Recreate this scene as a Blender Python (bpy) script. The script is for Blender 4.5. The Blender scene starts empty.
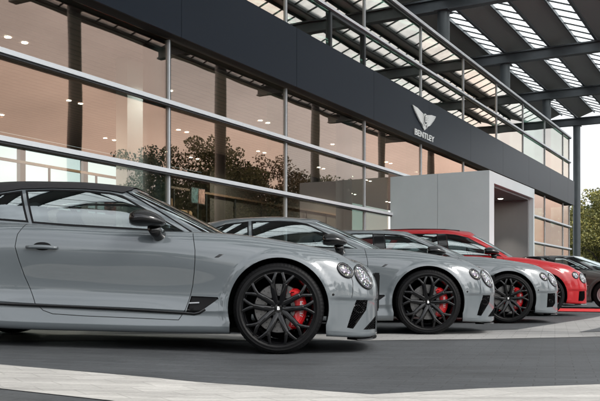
import bpy, bmesh, math, random
import numpy as np
from mathutils import Vector, Matrix
from mathutils.bvhtree import BVHTree

R = math.radians
random.seed(7)
sc = bpy.context.scene
COL = sc.collection

# ------------------------------------------------------------------ camera
cam_d = bpy.data.cameras.new('camera')
cam = bpy.data.objects.new('camera', cam_d)
COL.objects.link(cam)
cam.location = (0, 0, .554)
cam.rotation_euler = (R(90), 0, 0)
cam_d.sensor_width = 36
cam_d.lens = 50
cam_d.shift_y = 86 / 600
cam_d.clip_start = .05
cam_d.clip_end = 3000
cam_d.dof.use_dof = False
sc.camera = cam

# ------------------------------------------------------------------ sky, sun, exposure
SUN_EL, SUN_AZ = R(44), R(128)          # azimuth clockwise from +Y (camera forward)
w = bpy.data.worlds.new('World')
sc.world = w
w.use_nodes = True
nt = w.node_tree
bg = nt.nodes['Background']
sky = nt.nodes.new('ShaderNodeTexSky')
sky.sky_type = 'NISHITA'
sky.sun_disc = False
sky.sun_elevation = SUN_EL
sky.sun_rotation = SUN_AZ
sky.air_density = 1.0
sky.dust_density = 3.0
sky.ozone_density = 1.0
hs = nt.nodes.new('ShaderNodeHueSaturation')
hs.inputs['Saturation'].default_value = .22
gm = nt.nodes.new('ShaderNodeGamma')      # evens the glow out, as a cloud layer does
gm.inputs[1].default_value = .72
nt.links.new(sky.outputs[0], gm.inputs[0])
nt.links.new(gm.outputs[0], hs.inputs['Color'])
# thin cloud structure so that the overcast is not one flat tone
tc = nt.nodes.new('ShaderNodeTexCoord')
cn = nt.nodes.new('ShaderNodeTexNoise')
cn.inputs['Scale'].default_value = 2.6
cn.inputs['Detail'].default_value = 6
mp = nt.nodes.new('ShaderNodeMapping')
mp.inputs['Scale'].default_value = (1, 1, 2.5)
nt.links.new(tc.outputs['Generated'], mp.inputs[0])
nt.links.new(mp.outputs[0], cn.inputs['Vector'])
cr = nt.nodes.new('ShaderNodeMapRange')
cr.inputs[1].default_value = .35
cr.inputs[2].default_value = .65
cr.inputs[3].default_value = .76
cr.inputs[4].default_value = 1.42
nt.links.new(cn.outputs['Fac'], cr.inputs[0])
mx = nt.nodes.new('ShaderNodeVectorMath')
mx.operation = 'MULTIPLY'
nt.links.new(hs.outputs[0], mx.inputs[0])
nt.links.new(cr.outputs[0], mx.inputs[1])
nt.links.new(mx.outputs[0], bg.inputs['Color'])
bg.inputs['Strength'].default_value = .15

sun_d = bpy.data.lights.new('sun', 'SUN')
sun_d.energy = 0.6
sun_d.angle = R(18)
sun_d.color = (1, .96, .9)
sun = bpy.data.objects.new('sun', sun_d)
COL.objects.link(sun)
sdir = Vector((math.sin(SUN_AZ) * math.cos(SUN_EL), math.cos(SUN_AZ) * math.cos(SUN_EL), math.sin(SUN_EL)))
sun.rotation_euler = sdir.to_track_quat('Z', 'Y').to_euler()
sun.location = sdir * 60

vs = sc.view_settings
vs.view_transform = 'Standard'
vs.look = 'None'
vs.exposure = 1.8
vs.gamma = 1
vs.use_curve_mapping = False
sc.cycles.use_denoising = True
sc.cycles.max_bounces = 10
sc.cycles.transparent_max_bounces = 24
sc.cycles.glossy_bounces = 6
sc.cycles.sample_clamp_indirect = 6
sc.cycles.caustics_reflective = False
sc.cycles.caustics_refractive = False

# ------------------------------------------------------------------ materials
M = {}


def node_mat(name):
    m = bpy.data.materials.new(name)
    m.use_nodes = True
    t = m.node_tree
    return m, t, t.nodes['Principled BSDF']


def pmat(name, col, rough=.5, metal=0, coat=0, coat_r=.03, spec=.5, noise=None, bump=None, emit=None):
    """principled; noise=(scale, amount) varies the colour, bump=(scale, strength)"""
    m, t, b = node_mat(name)
    b.inputs['Base Color'].default_value = (*col, 1)
    b.inputs['Roughness'].default_value = rough
    b.inputs['Metallic'].default_value = metal
    b.inputs['Coat Weight'].default_value = coat
    b.inputs['Coat Roughness'].default_value = coat_r
    b.inputs['Specular IOR Level'].default_value = spec
    if coat and name.endswith('_paint'):
        b.inputs['Coat IOR'].default_value = 1.65 if name == 'grey_paint' else 1.38
    if emit:
        b.inputs['Emission Color'].default_value = (*emit[0], 1)
        b.inputs['Emission Strength'].default_value = emit[1]
    if noise or bump:
        co = t.nodes.new('ShaderNodeTexCoord')
    if noise:
        n = t.nodes.new('ShaderNodeTexNoise')
        n.inputs['Scale'].default_value = noise[0]
        n.inputs['Detail'].default_value = 8
        n.inputs['Roughness'].default_value = .65
        t.links.new(co.outputs['Object'], n.inputs['Vector'])
        r = t.nodes.new('ShaderNodeMapRange')
        r.inputs[1].default_value = .3
        r.inputs[2].default_value = .7
        r.inputs[3].default_value = 1 - noise[1]
        r.inputs[4].default_value = 1 + noise[1]
        t.links.new(n.outputs['Fac'], r.inputs[0])
        v = t.nodes.new('ShaderNodeVectorMath')
        v.operation = 'SCALE'
        v.inputs[0].default_value = col
        t.links.new(r.outputs[0], v.inputs['Scale'])
        t.links.new(v.outputs[0], b.inputs['Base Color'])
    if bump:
        n = t.nodes.new('ShaderNodeTexNoise')
        n.inputs['Scale'].default_value = bump[0]
        n.inputs['Detail'].default_value = 4
        t.links.new(co.outputs['Object'], n.inputs['Vector'])
        bp = t.nodes.new('ShaderNodeBump')
        bp.inputs['Strength'].default_value = bump[1]
        bp.inputs['Distance'].default_value = .01
        t.links.new(n.outputs['Fac'], bp.inputs['Height'])
        t.links.new(bp.outputs[0], b.inputs['Normal'])
    M[name] = m
    return m


def glass_mat(name, tint, refl, base, edge, wavy=0):
    """architectural glass: tinted see-through mixed with a mirror whose weight grows at grazing angles"""
    m = bpy.data.materials.new(name)
    m.use_nodes = True
    t = m.node_tree
    for n in list(t.nodes):
        t.nodes.remove(n)
    out = t.nodes.new('ShaderNodeOutputMaterial')
    tr = t.nodes.new('ShaderNodeBsdfTransparent')
    tr.inputs[0].default_value = (*tint, 1)
    gl = t.nodes.new('ShaderNodeBsdfGlossy')
    gl.inputs['Color'].default_value = (*refl, 1)
    gl.inputs['Roughness'].default_value = 0.0
    lw = t.nodes.new('ShaderNodeLayerWeight')
    lw.inputs[0].default_value = .5
    pw = t.nodes.new('ShaderNodeMath')
    pw.operation = 'POWER'
    pw.inputs[1].default_value = 2.5
    t.links.new(lw.outputs['Facing'], pw.inputs[0])
    mr = t.nodes.new('ShaderNodeMapRange')
    mr.inputs[3].default_value = base
    mr.inputs[4].default_value = edge
    t.links.new(pw.outputs[0], mr.inputs[0])
    fac = mr.outputs[0]
    if wavy:
        # every pane is hung and coated a little differently
        oi = t.nodes.new('ShaderNodeObjectInfo')
        vr = t.nodes.new('ShaderNodeMapRange')
        vr.inputs[3].default_value = .78
        vr.inputs[4].default_value = 1.15
        t.links.new(oi.outputs['Random'], vr.inputs[0])
        mu = t.nodes.new('ShaderNodeMath')
        mu.operation = 'MULTIPLY'
        mu.use_clamp = True
        t.links.new(fac, mu.inputs[0])
        t.links.new(vr.outputs[0], mu.inputs[1])
        fac = mu.outputs[0]
        mc = t.nodes.new('ShaderNodeMix')
        mc.data_type = 'RGBA'
        mc.inputs[6].default_value = (refl[0], min(1, refl[1] * 1.12), min(1, refl[2] * 1.2), 1)
        mc.inputs[7].default_value = (refl[0], refl[1] * .88, refl[2] * .78, 1)
        t.links.new(oi.outputs['Random'], mc.inputs[0])
        t.links.new(mc.outputs[2], gl.inputs['Color'])
        co = t.nodes.new('ShaderNodeTexCoord')
        nz = t.nodes.new('ShaderNodeTexNoise')
        nz.inputs['Scale'].default_value = .55
        nz.inputs['Detail'].default_value = 1
        t.links.new(co.outputs['Object'], nz.inputs['Vector'])
        bp = t.nodes.new('ShaderNodeBump')
        bp.inputs['Strength'].default_value = 1
        bp.inputs['Distance'].default_value = wavy
        t.links.new(nz.outputs['Fac'], bp.inputs['Height'])
        t.links.new(bp.outputs[0], gl.inputs['Normal'])
    mix = t.nodes.new('ShaderNodeMixShader')
    t.links.new(fac, mix.inputs[0])
    t.links.new(tr.outputs[0], mix.inputs[1])
    t.links.new(gl.outputs[0], mix.inputs[2])
    t.links.new(mix.outputs[0], out.inputs[0])
    M[name] = m
    return m


# vehicle materials
pmat('grey_paint', (.112, .129, .139), .36, .06, 1, .004, .35)
pmat('red_paint', (.33, .002, .006), .36, .0, .8, .01, .25)
pmat('bronze_paint', (.075, .075, .07), .3, .2, 1, .02, .5)
pmat('white_paint', (.75, .75, .74), .35, 0, 1, .02)
pmat('black_gloss', (.004, .004, .0045), .12, 0, .6, .02, .3)
pmat('black_trim', (.005, .005, .0055), .38, spec=.14)
pmat('mesh_grey', (.03, .03, .032), .3, .4)
pmat('lining', (.006, .006, .006), .8)
pmat('tyre', (.007, .007, .0075), .5, spec=.16, bump=(90, .12))
pmat('rim_black', (.002, .002, .0025), .06, 0, .5, .01, .22)
pmat('disc_steel', (.19, .185, .18), .34, .85, bump=(60, .05))
pmat('caliper_red', (.62, .008, .012), .3, 0, .8, .05)
pmat('letter_white', (.8, .8, .8), .4)
pmat('chrome', (.75, .75, .76), .1, 1)
pmat('hubcap', (.45, .45, .45), .35, .6)
pmat('satin_silver', (.5, .51, .52), .28, 1)
pmat('soft_top', (.012, .012, .014), .85, bump=(400, .25))
pmat('leather', (.16, .165, .17), .5, bump=(80, .1))
pmat('dark_leather', (.02, .02, .022), .5)
pmat('tail_red', (.35, .01, .01), .15, 0, 1)
glass_mat('car_glass', (.52, .60, .60), (.90, .98, .98), .28, .8)
glass_mat('clear_glass', (.80, .90, .87), (.9, 1, .97), .06, .8)
# facade
glass_mat('facade_glass', (.64, .70, .67), (1.0, .70, .58), .115, .82, .003)
glass_mat('upper_glass', (.34, .50, .43), (1.0, .84, .76), .34, .9, .0035)
pmat('fascia_panel', (.007, .012, .021), .36, 0, .0, .1, .12, bump=(.8, .03))
pmat('aluminium', (.72, .74, .76), .35, .1)
pmat('dark_metal', (.03, .032, .035), .4, .3)
pmat('steel_grey', (.10, .112, .122), .5, .15, noise=(1.5, .2))
pmat('steel_column', (.10, .115, .125), .45, .15, noise=(2.0, .15))
pmat('portal_grey', (.66, .72, .73), .5, noise=(.7, .05))
pmat('taupe', (.20, .20, .202), .6, noise=(1.2, .06))
pmat('floor_tile', (.42, .38, .34), .25)
pmat('wall_white', (.62, .58, .54), .7)
pmat('wall_dark', (.05, .042, .036), .7, noise=(1, .2))
pmat('logo_silver', (.82, .82, .80), .3, .3)
pmat('lamp_glow', (1, .95, .85), .5, emit=((1, .9, .75), 14))
pmat('wood_rail', (.13, .08, .055), .45)
pmat('sofa_red', (.5, .07, .03), .7)
pmat('sofa_brown', (.28, .17, .10), .7)
pmat('bark', (.07, .055, .045), .9, noise=(8, .4), bump=(14, .8))
pmat('kerb_stone', (.36, .35, .33), .8, noise=(4, .15))
pmat('carpet_red', (.55, .022, .025), .9, bump=(300, .3))


def wave_mat(name, colA, colB, scale, rough, axis='X', bump=.6, sharp=None):
    m, t, b = node_mat(name)
    co = t.nodes.new('ShaderNodeTexCoord')
    wv = t.nodes.new('ShaderNodeTexWave')
    wv.wave_type = 'BANDS'
    wv.bands_direction = axis
    wv.inputs['Scale'].default_value = scale
    t.links.new(co.outputs['Object'], wv.inputs['Vector'])
    rp = t.nodes.new('ShaderNodeValToRGB')
    rp.color_ramp.elements[0].color = (*colA, 1)
    rp.color_ramp.elements[1].color = (*colB, 1)
    if sharp:
        rp.color_ramp.elements[0].position = sharp[0]
        rp.color_ramp.elements[1].position = sharp[1]
    t.links.new(wv.outputs['Fac'], rp.inputs[0])
    t.links.new(rp.outputs[0], b.inputs['Base Color'])
    bp = t.nodes.new('ShaderNodeBump')
    bp.inputs['Strength'].default_value = bump
    bp.inputs['Distance'].default_value = .03
    t.links.new(wv.outputs['Fac'], bp.inputs['Height'])
    t.links.new(bp.outputs[0], b.inputs['Normal'])
    b.inputs['Roughness'].default_value = rough
    M[name] = m


wave_mat('slat_ceiling', (.14, .11, .10), (.34, .26, .235), 1.55, .6, 'Y', .25, (.0, .22))
wave_mat('corrugated', (.24, .24, .236), (.36, .355, .345), 3.6, .5, 'X', .7)


def skylight_mat():
    m = bpy.data.materials.new('skylight')
    m.use_nodes = True
    t = m.node_tree
    for n in list(t.nodes):
        t.nodes.remove(n)
    out = t.nodes.new('ShaderNodeOutputMaterial')
    tr = t.nodes.new('ShaderNodeBsdfTransparent')
    tr.inputs[0].default_value = (.86, .88, .88, 1)
    tl = t.nodes.new('ShaderNodeBsdfTranslucent')
    tl.inputs[0].default_value = (.9, .92, .92, 1)
    co = t.nodes.new('ShaderNodeTexCoord')
    nz = t.nodes.new('ShaderNodeTexNoise')
    nz.inputs['Scale'].default_value = 1.2
    t.links.new(co.outputs['Object'], nz.inputs['Vector'])
    mr = t.nodes.new('ShaderNodeMapRange')
    mr.inputs[1].default_value = .3
    mr.inputs[2].default_value = .7
    mr.inputs[3].default_value = .25
    mr.inputs[4].default_value = .55
    t.links.new(nz.outputs['Fac'], mr.inputs[0])
    mix = t.nodes.new('ShaderNodeMixShader')
    t.links.new(mr.outputs[0], mix.inputs[0])
    t.links.new(tr.outputs[0], mix.inputs[1])
    t.links.new(tl.outputs[0], mix.inputs[2])
    t.links.new(mix.outputs[0], out.inputs[0])
    M['skylight'] = m


skylight_mat()


def paver_mat(name, col, mortar, bw, bh, rot, var, rough, spots=.25, sc_big=.5, bump=.35):
    m, t, b = node_mat(name)
    co = t.nodes.new('ShaderNodeTexCoord')
    mpn = t.nodes.new('ShaderNodeMapping')
    mpn.inputs['Rotation'].default_value = (0, 0, rot)
    t.links.new(co.outputs['Object'], mpn.inputs[0])
    br = t.nodes.new('ShaderNodeTexBrick')
    br.inputs['Scale'].default_value = 1
    br.inputs['Brick Width'].default_value = bw
    br.inputs['Row Height'].default_value = bh
    br.inputs['Mortar Size'].default_value = .006
    br.inputs['Mortar Smooth'].default_value = .3
    br.inputs['Color1'].default_value = (*[c * (1 - var) for c in col], 1)
    br.inputs['Color2'].default_value = (*[c * (1 + var) for c in col], 1)
    br.inputs['Mortar'].default_value = (*mortar, 1)
    t.links.new(mpn.outputs[0], br.inputs['Vector'])
    n1 = t.nodes.new('ShaderNodeTexNoise')
    n1.inputs['Scale'].default_value = sc_big
    n1.inputs['Detail'].default_value = 9
    n1.inputs['Roughness'].default_value = .62
    t.links.new(co.outputs['Object'], n1.inputs['Vector'])
    n2 = t.nodes.new('ShaderNodeTexNoise')
    n2.inputs['Scale'].default_value = 45
    n2.inputs['Detail'].default_value = 5
    t.links.new(co.outputs['Object'], n2.inputs['Vector'])
    a = t.nodes.new('ShaderNodeMath')
    a.operation = 'MULTIPLY_ADD'
    a.inputs[1].default_value = spots * 2
    a.inputs[2].default_value = 1 - spots * 1.5
    t.links.new(n1.outputs['Fac'], a.inputs[0])
    a2 = t.nodes.new('ShaderNodeMath')
    a2.operation = 'MULTIPLY_ADD'
    a2.inputs[1].default_value = spots
    t.links.new(n2.outputs['Fac'], a2.inputs[0])
    t.links.new(a.outputs[0], a2.inputs[2])
    ms = t.nodes.new('ShaderNodeMapping')
    ms.inputs['Rotation'].default_value = (0, 0, rot)
    ms.inputs['Scale'].default_value = (.5, 9, 1)
    t.links.new(co.outputs['Object'], ms.inputs[0])
    n3 = t.nodes.new('ShaderNodeTexNoise')
    n3.inputs['Scale'].default_value = 1.0
    n3.inputs['Detail'].default_value = 7
    t.links.new(ms.outputs[0], n3.inputs['Vector'])
    st = t.nodes.new('ShaderNodeMapRange')
    st.inputs[1].default_value = .3
    st.inputs[2].default_value = .7
    st.inputs[3].default_value = .82
    st.inputs[4].default_value = 1.18
    t.links.new(n3.outputs['Fac'], st.inputs[0])
    a3 = t.nodes.new('ShaderNodeMath')
    a3.operation = 'MULTIPLY'
    t.links.new(a2.outputs[0], a3.inputs[0])
    t.links.new(st.outputs[0], a3.inputs[1])
    v = t.nodes.new('ShaderNodeVectorMath')
    v.operation = 'SCALE'
    t.links.new(br.outputs['Color'], v.inputs[0])
    t.links.new(a3.outputs[0], v.inputs['Scale'])
    t.links.new(v.outputs[0], b.inputs['Base Color'])
    ad = t.nodes.new('ShaderNodeMath')
    ad.operation = 'SUBTRACT'
    t.links.new(n2.outputs['Fac'], ad.inputs[0])
    t.links.new(br.outputs['Fac'], ad.inputs[1])
    bp = t.nodes.new('ShaderNodeBump')
    bp.inputs['Strength'].default_value = bump
    bp.inputs['Distance'].default_value = .006
    t.links.new(ad.outputs[0], bp.inputs['Height'])
    t.links.new(bp.outputs[0], b.inputs['Normal'])
    rr = t.nodes.new('ShaderNodeMapRange')
    rr.inputs[3].default_value = rough - .15
    rr.inputs[4].default_value = rough + .15
    t.links.new(n1.outputs['Fac'], rr.inputs[0])
    t.links.new(rr.outputs[0], b.inputs['Roughness'])
    M[name] = m


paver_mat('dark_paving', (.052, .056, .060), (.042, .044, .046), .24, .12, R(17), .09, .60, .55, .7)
paver_mat('light_paving', (.40, .388, .365), (.33, .32, .30), .30, .20, R(-33), .07, .75, .34, 1.1)
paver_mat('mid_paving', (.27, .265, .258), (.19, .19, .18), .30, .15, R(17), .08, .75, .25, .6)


def lens_mat():
    m, t, b = node_mat('lamp_lens')
    co = t.nodes.new('ShaderNodeTexCoord')
    vo = t.nodes.new('ShaderNodeTexVoronoi')
    vo.inputs['Scale'].default_value = 42
    t.links.new(co.outputs['Object'], vo.inputs['Vector'])
    hsv = t.nodes.new('ShaderNodeHueSaturation')
    hsv.inputs['Saturation'].default_value = .45
    hsv.inputs['Value'].default_value = .5
    t.links.new(vo.outputs['Color'], hsv.inputs['Color'])
    mixc = t.nodes.new('ShaderNodeMix')
    mixc.data_type = 'RGBA'
    mixc.inputs[0].default_value = .45
    mixc.inputs[6].default_value = (.17, .185, .21, 1)
    t.links.new(hsv.outputs[0], mixc.inputs[7])
    t.links.new(mixc.outputs[2], b.inputs['Base Color'])
    bp = t.nodes.new('ShaderNodeBump')
    bp.inputs['Strength'].default_value = .9
    bp.inputs['Distance'].default_value = .02
    t.links.new(vo.outputs['Distance'], bp.inputs['Height'])
    t.links.new(bp.outputs[0], b.inputs['Normal'])
    b.inputs['Metallic'].default_value = .75
    b.inputs['Roughness'].default_value = .12
    b.inputs['Coat Weight'].default_value = 1
    M['lamp_lens'] = m


lens_mat()


def leaf_mat(name, c1, c2):
    m, t, b = node_mat(name)
    g = t.nodes.new('ShaderNodeNewGeometry')
    rp = t.nodes.new('ShaderNodeValToRGB')
    rp.color_ramp.elements[0].color = (*c1, 1)
    rp.color_ramp.elements[1].color = (*c2, 1)
    t.links.new(g.outputs['Random Per Island'], rp.inputs[0])
    t.links.new(rp.outputs[0], b.inputs['Base Color'])
    b.inputs['Roughness'].default_value = .6
    b.inputs['Transmission Weight'].default_value = 0
    b.inputs['Subsurface Weight'].default_value = 0
    M[name] = m


leaf_mat('leaf_autumn', (.07, .085, .018), (.28, .25, .06))
leaf_mat('leaf_green', (.03, .05, .012), (.10, .115, .03))
leaf_mat('leaf_brown', (.05, .035, .012), (.14, .085, .025))

# ------------------------------------------------------------------ helpers


def link(o, parent=None):
    COL.objects.link(o)
    if parent:
        o.parent = parent
    return o


def mesh_obj(name, V, F, mat, parent=None, smooth=False, mats=None, midx=None):
    me = bpy.data.meshes.new(name)
    me.from_pydata([tuple(v) for v in V], [], [tuple(f) for f in F])
    for m_ in (mats or [mat]):
        me.materials.append(M[m_] if isinstance(m_, str) else m_)
    if midx is not None:
        me.polygons.foreach_set('material_index', midx)
    if smooth:
        me.polygons.foreach_set('use_smooth', [True] * len(me.polygons))
    me.update()
    return link(bpy.data.objects.new(name, me), parent)


def bm_obj(name, bm, mat, parent=None, smooth=False):
    me = bpy.data.meshes.new(name)
    bm.normal_update()
    bm.to_mesh(me)
    bm.free()
    for m_ in (mat if isinstance(mat, (list, tuple)) else [mat]):
        me.materials.append(M[m_] if isinstance(m_, str) else m_)
    if smooth:
        me.polygons.foreach_set('use_smooth', [True] * len(me.polygons))
    return link(bpy.data.objects.new(name, me), parent)


def tag(o, label, cat, group=None, kind=None):
    if label:
        o['label'] = label
    if cat:
        o['category'] = cat
    if group:
        o['group'] = group
    if kind:
        o['kind'] = kind
    return o


def empty(name, loc=(0, 0, 0), rot=(0, 0, 0)):
    o = bpy.data.objects.new(name, None)
    o.empty_display_size = .2
    o.location = loc
    o.rotation_euler = rot
    return link(o)


class MB:
    """collects boxes, bars and lathes into one mesh"""

    def __init__(s):
        s.V, s.F, s.mi, s.cur = [], [], [], 0

    def add(s, V, F):
        n = len(s.V)
        s.V += [tuple(v) for v in V]
        s.F += [tuple(i + n for i in f) for f in F]
        s.mi += [s.cur] * len(F)

    def box(s, x0, x1, y0, y1, z0, z1):
        V = [(x, y, z) for z in (z0, z1) for y in (y0, y1) for x in (x0, x1)]
        s.add(V, [(0, 2, 3, 1), (4, 5, 7, 6), (0, 1, 5, 4), (2, 6, 7, 3), (0, 4, 6, 2), (1, 3, 7, 5)])

    def bar(s, p, q, wd, ht, up=(0, 0, 1), w2=None, h2=None):
        p, q = Vector(p), Vector(q)
        d = (q - p).normalized()
        a = d.cross(Vector(up))
        if a.length < 1e-4:
            a = d.cross(Vector((1, 0, 0)))
        a.normalize()
        b = a.cross(d)
        V = []
        for c, ww, hh in ((p, wd, ht), (q, w2 or wd, h2 or ht)):
            for i, j in ((-1, -1), (1, -1), (1, 1), (-1, 1)):
                V.append(c + a * i * ww / 2 + b * j * hh / 2)
        s.add(V, [(0, 1, 2, 3), (7, 6, 5, 4), (0, 4, 5, 1), (1, 5, 6, 2), (2, 6, 7, 3), (3, 7, 4, 0)])

    def tube(s, pts, rad, n=12, caps=True):
        pts = [Vector(p) for p in pts]
        rr = rad if isinstance(rad, (list, tuple)) else [rad] * len(pts)
        V, F = [], []
        pa = None
        for i, p in enumerate(pts):
            d = (pts[min(i + 1, len(pts) - 1)] - pts[max(i - 1, 0)]).normalized()
            if pa is None:
                pa = d.orthogonal().normalized()
            else:
                pa = (pa - d * pa.dot(d)).normalized()
            pb = d.cross(pa)
            for k in range(n):
                t = 2 * math.pi * k / n
                V.append(p + (pa * math.cos(t) + pb * math.sin(t)) * rr[i])
        for i in range(len(pts) - 1):
            for k in range(n):
                F.append((i * n + k, i * n + (k + 1) % n, (i + 1) * n + (k + 1) % n, (i + 1) * n + k))
        if caps:
            F.append(tuple(range(n))[::-1])
            F.append(tuple((len(pts) - 1) * n + k for k in range(n)))
        s.add(V, F)

    def sweep(s, pts, ws, hs, up=(0, 1, 0), n=14, pw=.55):
        """superelliptic bar along a path"""
        pts = [Vector(p) for p in pts]
        up = Vector(up)
        V, F = [], []
        for i, p in enumerate(pts):
            d = (pts[min(i + 1, len(pts) - 1)] - pts[max(i - 1, 0)]).normalized()
            a = d.cross(up).normalized()
            b = a.cross(d)
            for k in range(n):
                t = 2 * math.pi * k / n
                c, q = math.cos(t), math.sin(t)
                V.append(p + a * math.copysign(abs(c) ** pw, c) * ws[i] / 2 + b * math.copysign(abs(q) ** pw, q) * hs[i] / 2)
        for i in range(len(pts) - 1):
            for k in range(n):
                F.append((i * n + k, i * n + (k + 1) % n, (i + 1) * n + (k + 1) % n, (i + 1) * n + k))
        F.append(tuple(range(n))[::-1])
        F.append(tuple((len(pts) - 1) * n + k for k in range(n)))
        s.add(V, F)

    def lathe_y(s, prof, n=64, c=(0, 0, 0)):
        """prof: (y, r) pairs spun about the y axis through c"""
        V, F = [], []
        for y, r in prof:
            for k in range(n):
                t = 2 * math.pi * k / n
                V.append((c[0] + r * math.cos(t), c[1] + y, c[2] + r * math.sin(t)))
        for i in range(len(prof) - 1):
            for k in range(n):
                F.append((i * n + k, (i + 1) * n + k, (i + 1) * n + (k + 1) % n, i * n + (k + 1) % n))
        s.add(V, F)

    def build(s, name, mat, parent=None, smooth=False):
        if isinstance(mat, (list, tuple)):
            return mesh_obj(name, s.V, s.F, None, parent, smooth, mats=mat, midx=s.mi)
        return mesh_obj(name, s.V, s.F, mat, parent, smooth)


def rbox_bm(sx, sy, sz, r=.04, seg=3, loc=(0, 0, 0), rot=(0, 0, 0), bm=None, taper=None):
    b = bmesh.new()
    bmesh.ops.create_cube(b, size=1)
    for v in b.verts:
        v.co = Vector((v.co.x * sx, v.co.y * sy, v.co.z * sz))
        if taper and v.co.z > 0:
            v.co.x *= taper[0]
            v.co.y *= taper[1]
    bmesh.ops.bevel(b, geom=b.edges[:], offset=min(r, .49 * min(sx, sy, sz)), segments=seg, affect='EDGES', profile=.5)
    from mathutils import Euler
    mat_ = Matrix.Translation(loc) @ Euler(rot).to_matrix().to_4x4()
    bmesh.ops.transform(b, matrix=mat_, verts=b.verts)
    if bm is None:
        return b
    me = bpy.data.meshes.new('tmp')
    b.to_mesh(me)
    b.free()
    bm.from_mesh(me)
    bpy.data.meshes.remove(me)
    return bm


def text_geo(txt, size, extrude=.01, bold=0.0, align='CENTER'):
    """returns V,F of text in the xy plane, centred"""
    cu = bpy.data.curves.new('tmp_text', 'FONT')
    cu.body = txt
    cu.size = size
    cu.extrude = extrude
    cu.offset = bold
    cu.align_x = align
    cu.align_y = 'CENTER'
    cu.resolution_u = 4
    o = bpy.data.objects.new('tmp_text', cu)
    COL.objects.link(o)
    dg = bpy.context.evaluated_depsgraph_get()
    me = bpy.data.meshes.new_from_object(o.evaluated_get(dg))
    V = [v.co.copy() for v in me.vertices]
    F = [tuple(p.vertices) for p in me.polygons]
    bpy.data.objects.remove(o)
    bpy.data.curves.remove(cu)
    bpy.data.meshes.remove(me)
    return V, F


# ------------------------------------------------------------------ ground


def gh(x):
    """the forecourt rises gently to the left, for drainage"""
    t = -(x + .35)
    if t <= 0:
        return 0.0
    t = min(t, 5.5)
    return .029 * t * min(1, t / .5) if t < .5 else .029 * (t - .0)


FPX = 833.33
HY = 286.5


def gp(px, py):
    Z = .554 * FPX / (py - HY)
    for _ in range(6):
        X = (px - 300) / FPX * Z
        Z = (.554 - gh(X)) * FPX / (py - HY)
    return ((px - 300) / FPX * Z, Z)


def sheet(name, poly, mat, off, kind='structure'):
    bm = bmesh.new()
    f = bm.faces.new([bm.verts.new((x, y, 0)) for x, y in poly])
    for x in [-5.85, -4, -3, -2, -1.35, -1.1, -.95, -.85, -.75, -.65, -.55, -.45, -.35]:
        bmesh.ops.bisect_plane(bm, geom=bm.faces[:] + bm.edges[:] + bm.verts[:], plane_co=(x, 0, 0), plane_no=(1, 0, 0))
    bmesh.ops.triangulate(bm, faces=bm.faces[:])
    for v in bm.verts:
        v.co.z = gh(v.co.x) + off
    bm.normal_update()
    for f in bm.faces:
        if f.normal.z < 0:
            f.normal_flip()
    o = bm_obj(name, bm, mat)
    tag(o, None, None, kind=kind)
    return o


BIG = 900
sheet('forecourt_ground', [(-BIG, -BIG), (BIG, -BIG), (BIG, BIG), (-BIG, BIG)], 'dark_paving', 0)
# pale band along the near edge of the lane: one leg across the forecourt, one along it
sheet('pale_paving_band', [gp(-220, 352), gp(0, 365), gp(240, 385.5), gp(372, 395), gp(480, 389), gp(600, 384.8), gp(760, 378), gp(800, 392),
                           gp(600, 404), gp(500, 418), gp(420, 440), gp(330, 428), gp(110, 401), gp(0, 389), gp(-220, 367)], 'light_paving', .004)
sheet('bay_paving', [gp(-260, 338), gp(0, 341), gp(240, 341), gp(372, 340.6), gp(480, 339.4), gp(600, 336.8), gp(760, 332.5), gp(900, 330),
                     gp(900, 316), gp(700, 313.8), gp(600, 316.5), gp(590, 318.5), gp(516, 330), gp(372, 334.3), gp(240, 334.5), gp(0, 335), gp(-260, 334)], 'mid_paving', .004)
def uvsheet(name, u0, u1, v0, v1, mat, off):
    t_, n_ = Vector((.4865, .8737)), Vector((.8737, -.4865))
    o_ = Vector((-9.55, 0))
    sheet(name, [tuple(o_ + t_ * u + n_ * v) for u, v in ((u0, v0), (u1, v0), (u1, v1), (u0, v1))], mat, off)


pmat('asphalt', (.047, .049, .052), .8, noise=(6, .3), bump=(40, .4))
pmat('unseen_lawn', (.040, .058, .022), .9, noise=(2, .4), bump=(30, .8))
uvsheet('road', -150, 200, 15, 23, 'asphalt', .004)  # unseen strip, added to darken the ground mirrored in the doors
uvsheet('unseen_lawn', -150, 200, 23.2, 120, 'unseen_lawn', .004)  # unseen grass, added so the doors mirror darker ground
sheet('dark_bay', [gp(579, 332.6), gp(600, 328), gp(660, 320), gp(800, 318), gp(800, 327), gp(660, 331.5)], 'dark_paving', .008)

# ------------------------------------------------------------------ showroom
PHI = math.atan(464 / FPX)
T = Vector((math.sin(PHI), math.cos(PHI), 0))
N = Vector((math.cos(PHI), -math.sin(PHI), 0))
P0 = Vector((-9.55, 0, 0))
ROTZ = math.atan2(T.y, T.x)


def W(u, v, z=0):
    return P0 + T * u + N * v + Vector((0, 0, z))


show = empty('car_showroom', P0, (0, 0, ROTZ))
tag(show, 'long glass fronted showroom with dark blue fascia band behind the parked cars', 'building')
PITCH = 3.745
MU = [22.77 + PITCH * k for k in range(-6, 7)]       # mullions
U0, U1 = MU[0], 46.7
PU0, PU1, PV, PZ = 24.28, 28.76, 2.6, 3.34


def lbox(mb, u0, u1, v0, v1, z0, z1):
    mb.box(u0, u1, -v1, -v0, z0, z1)


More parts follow.
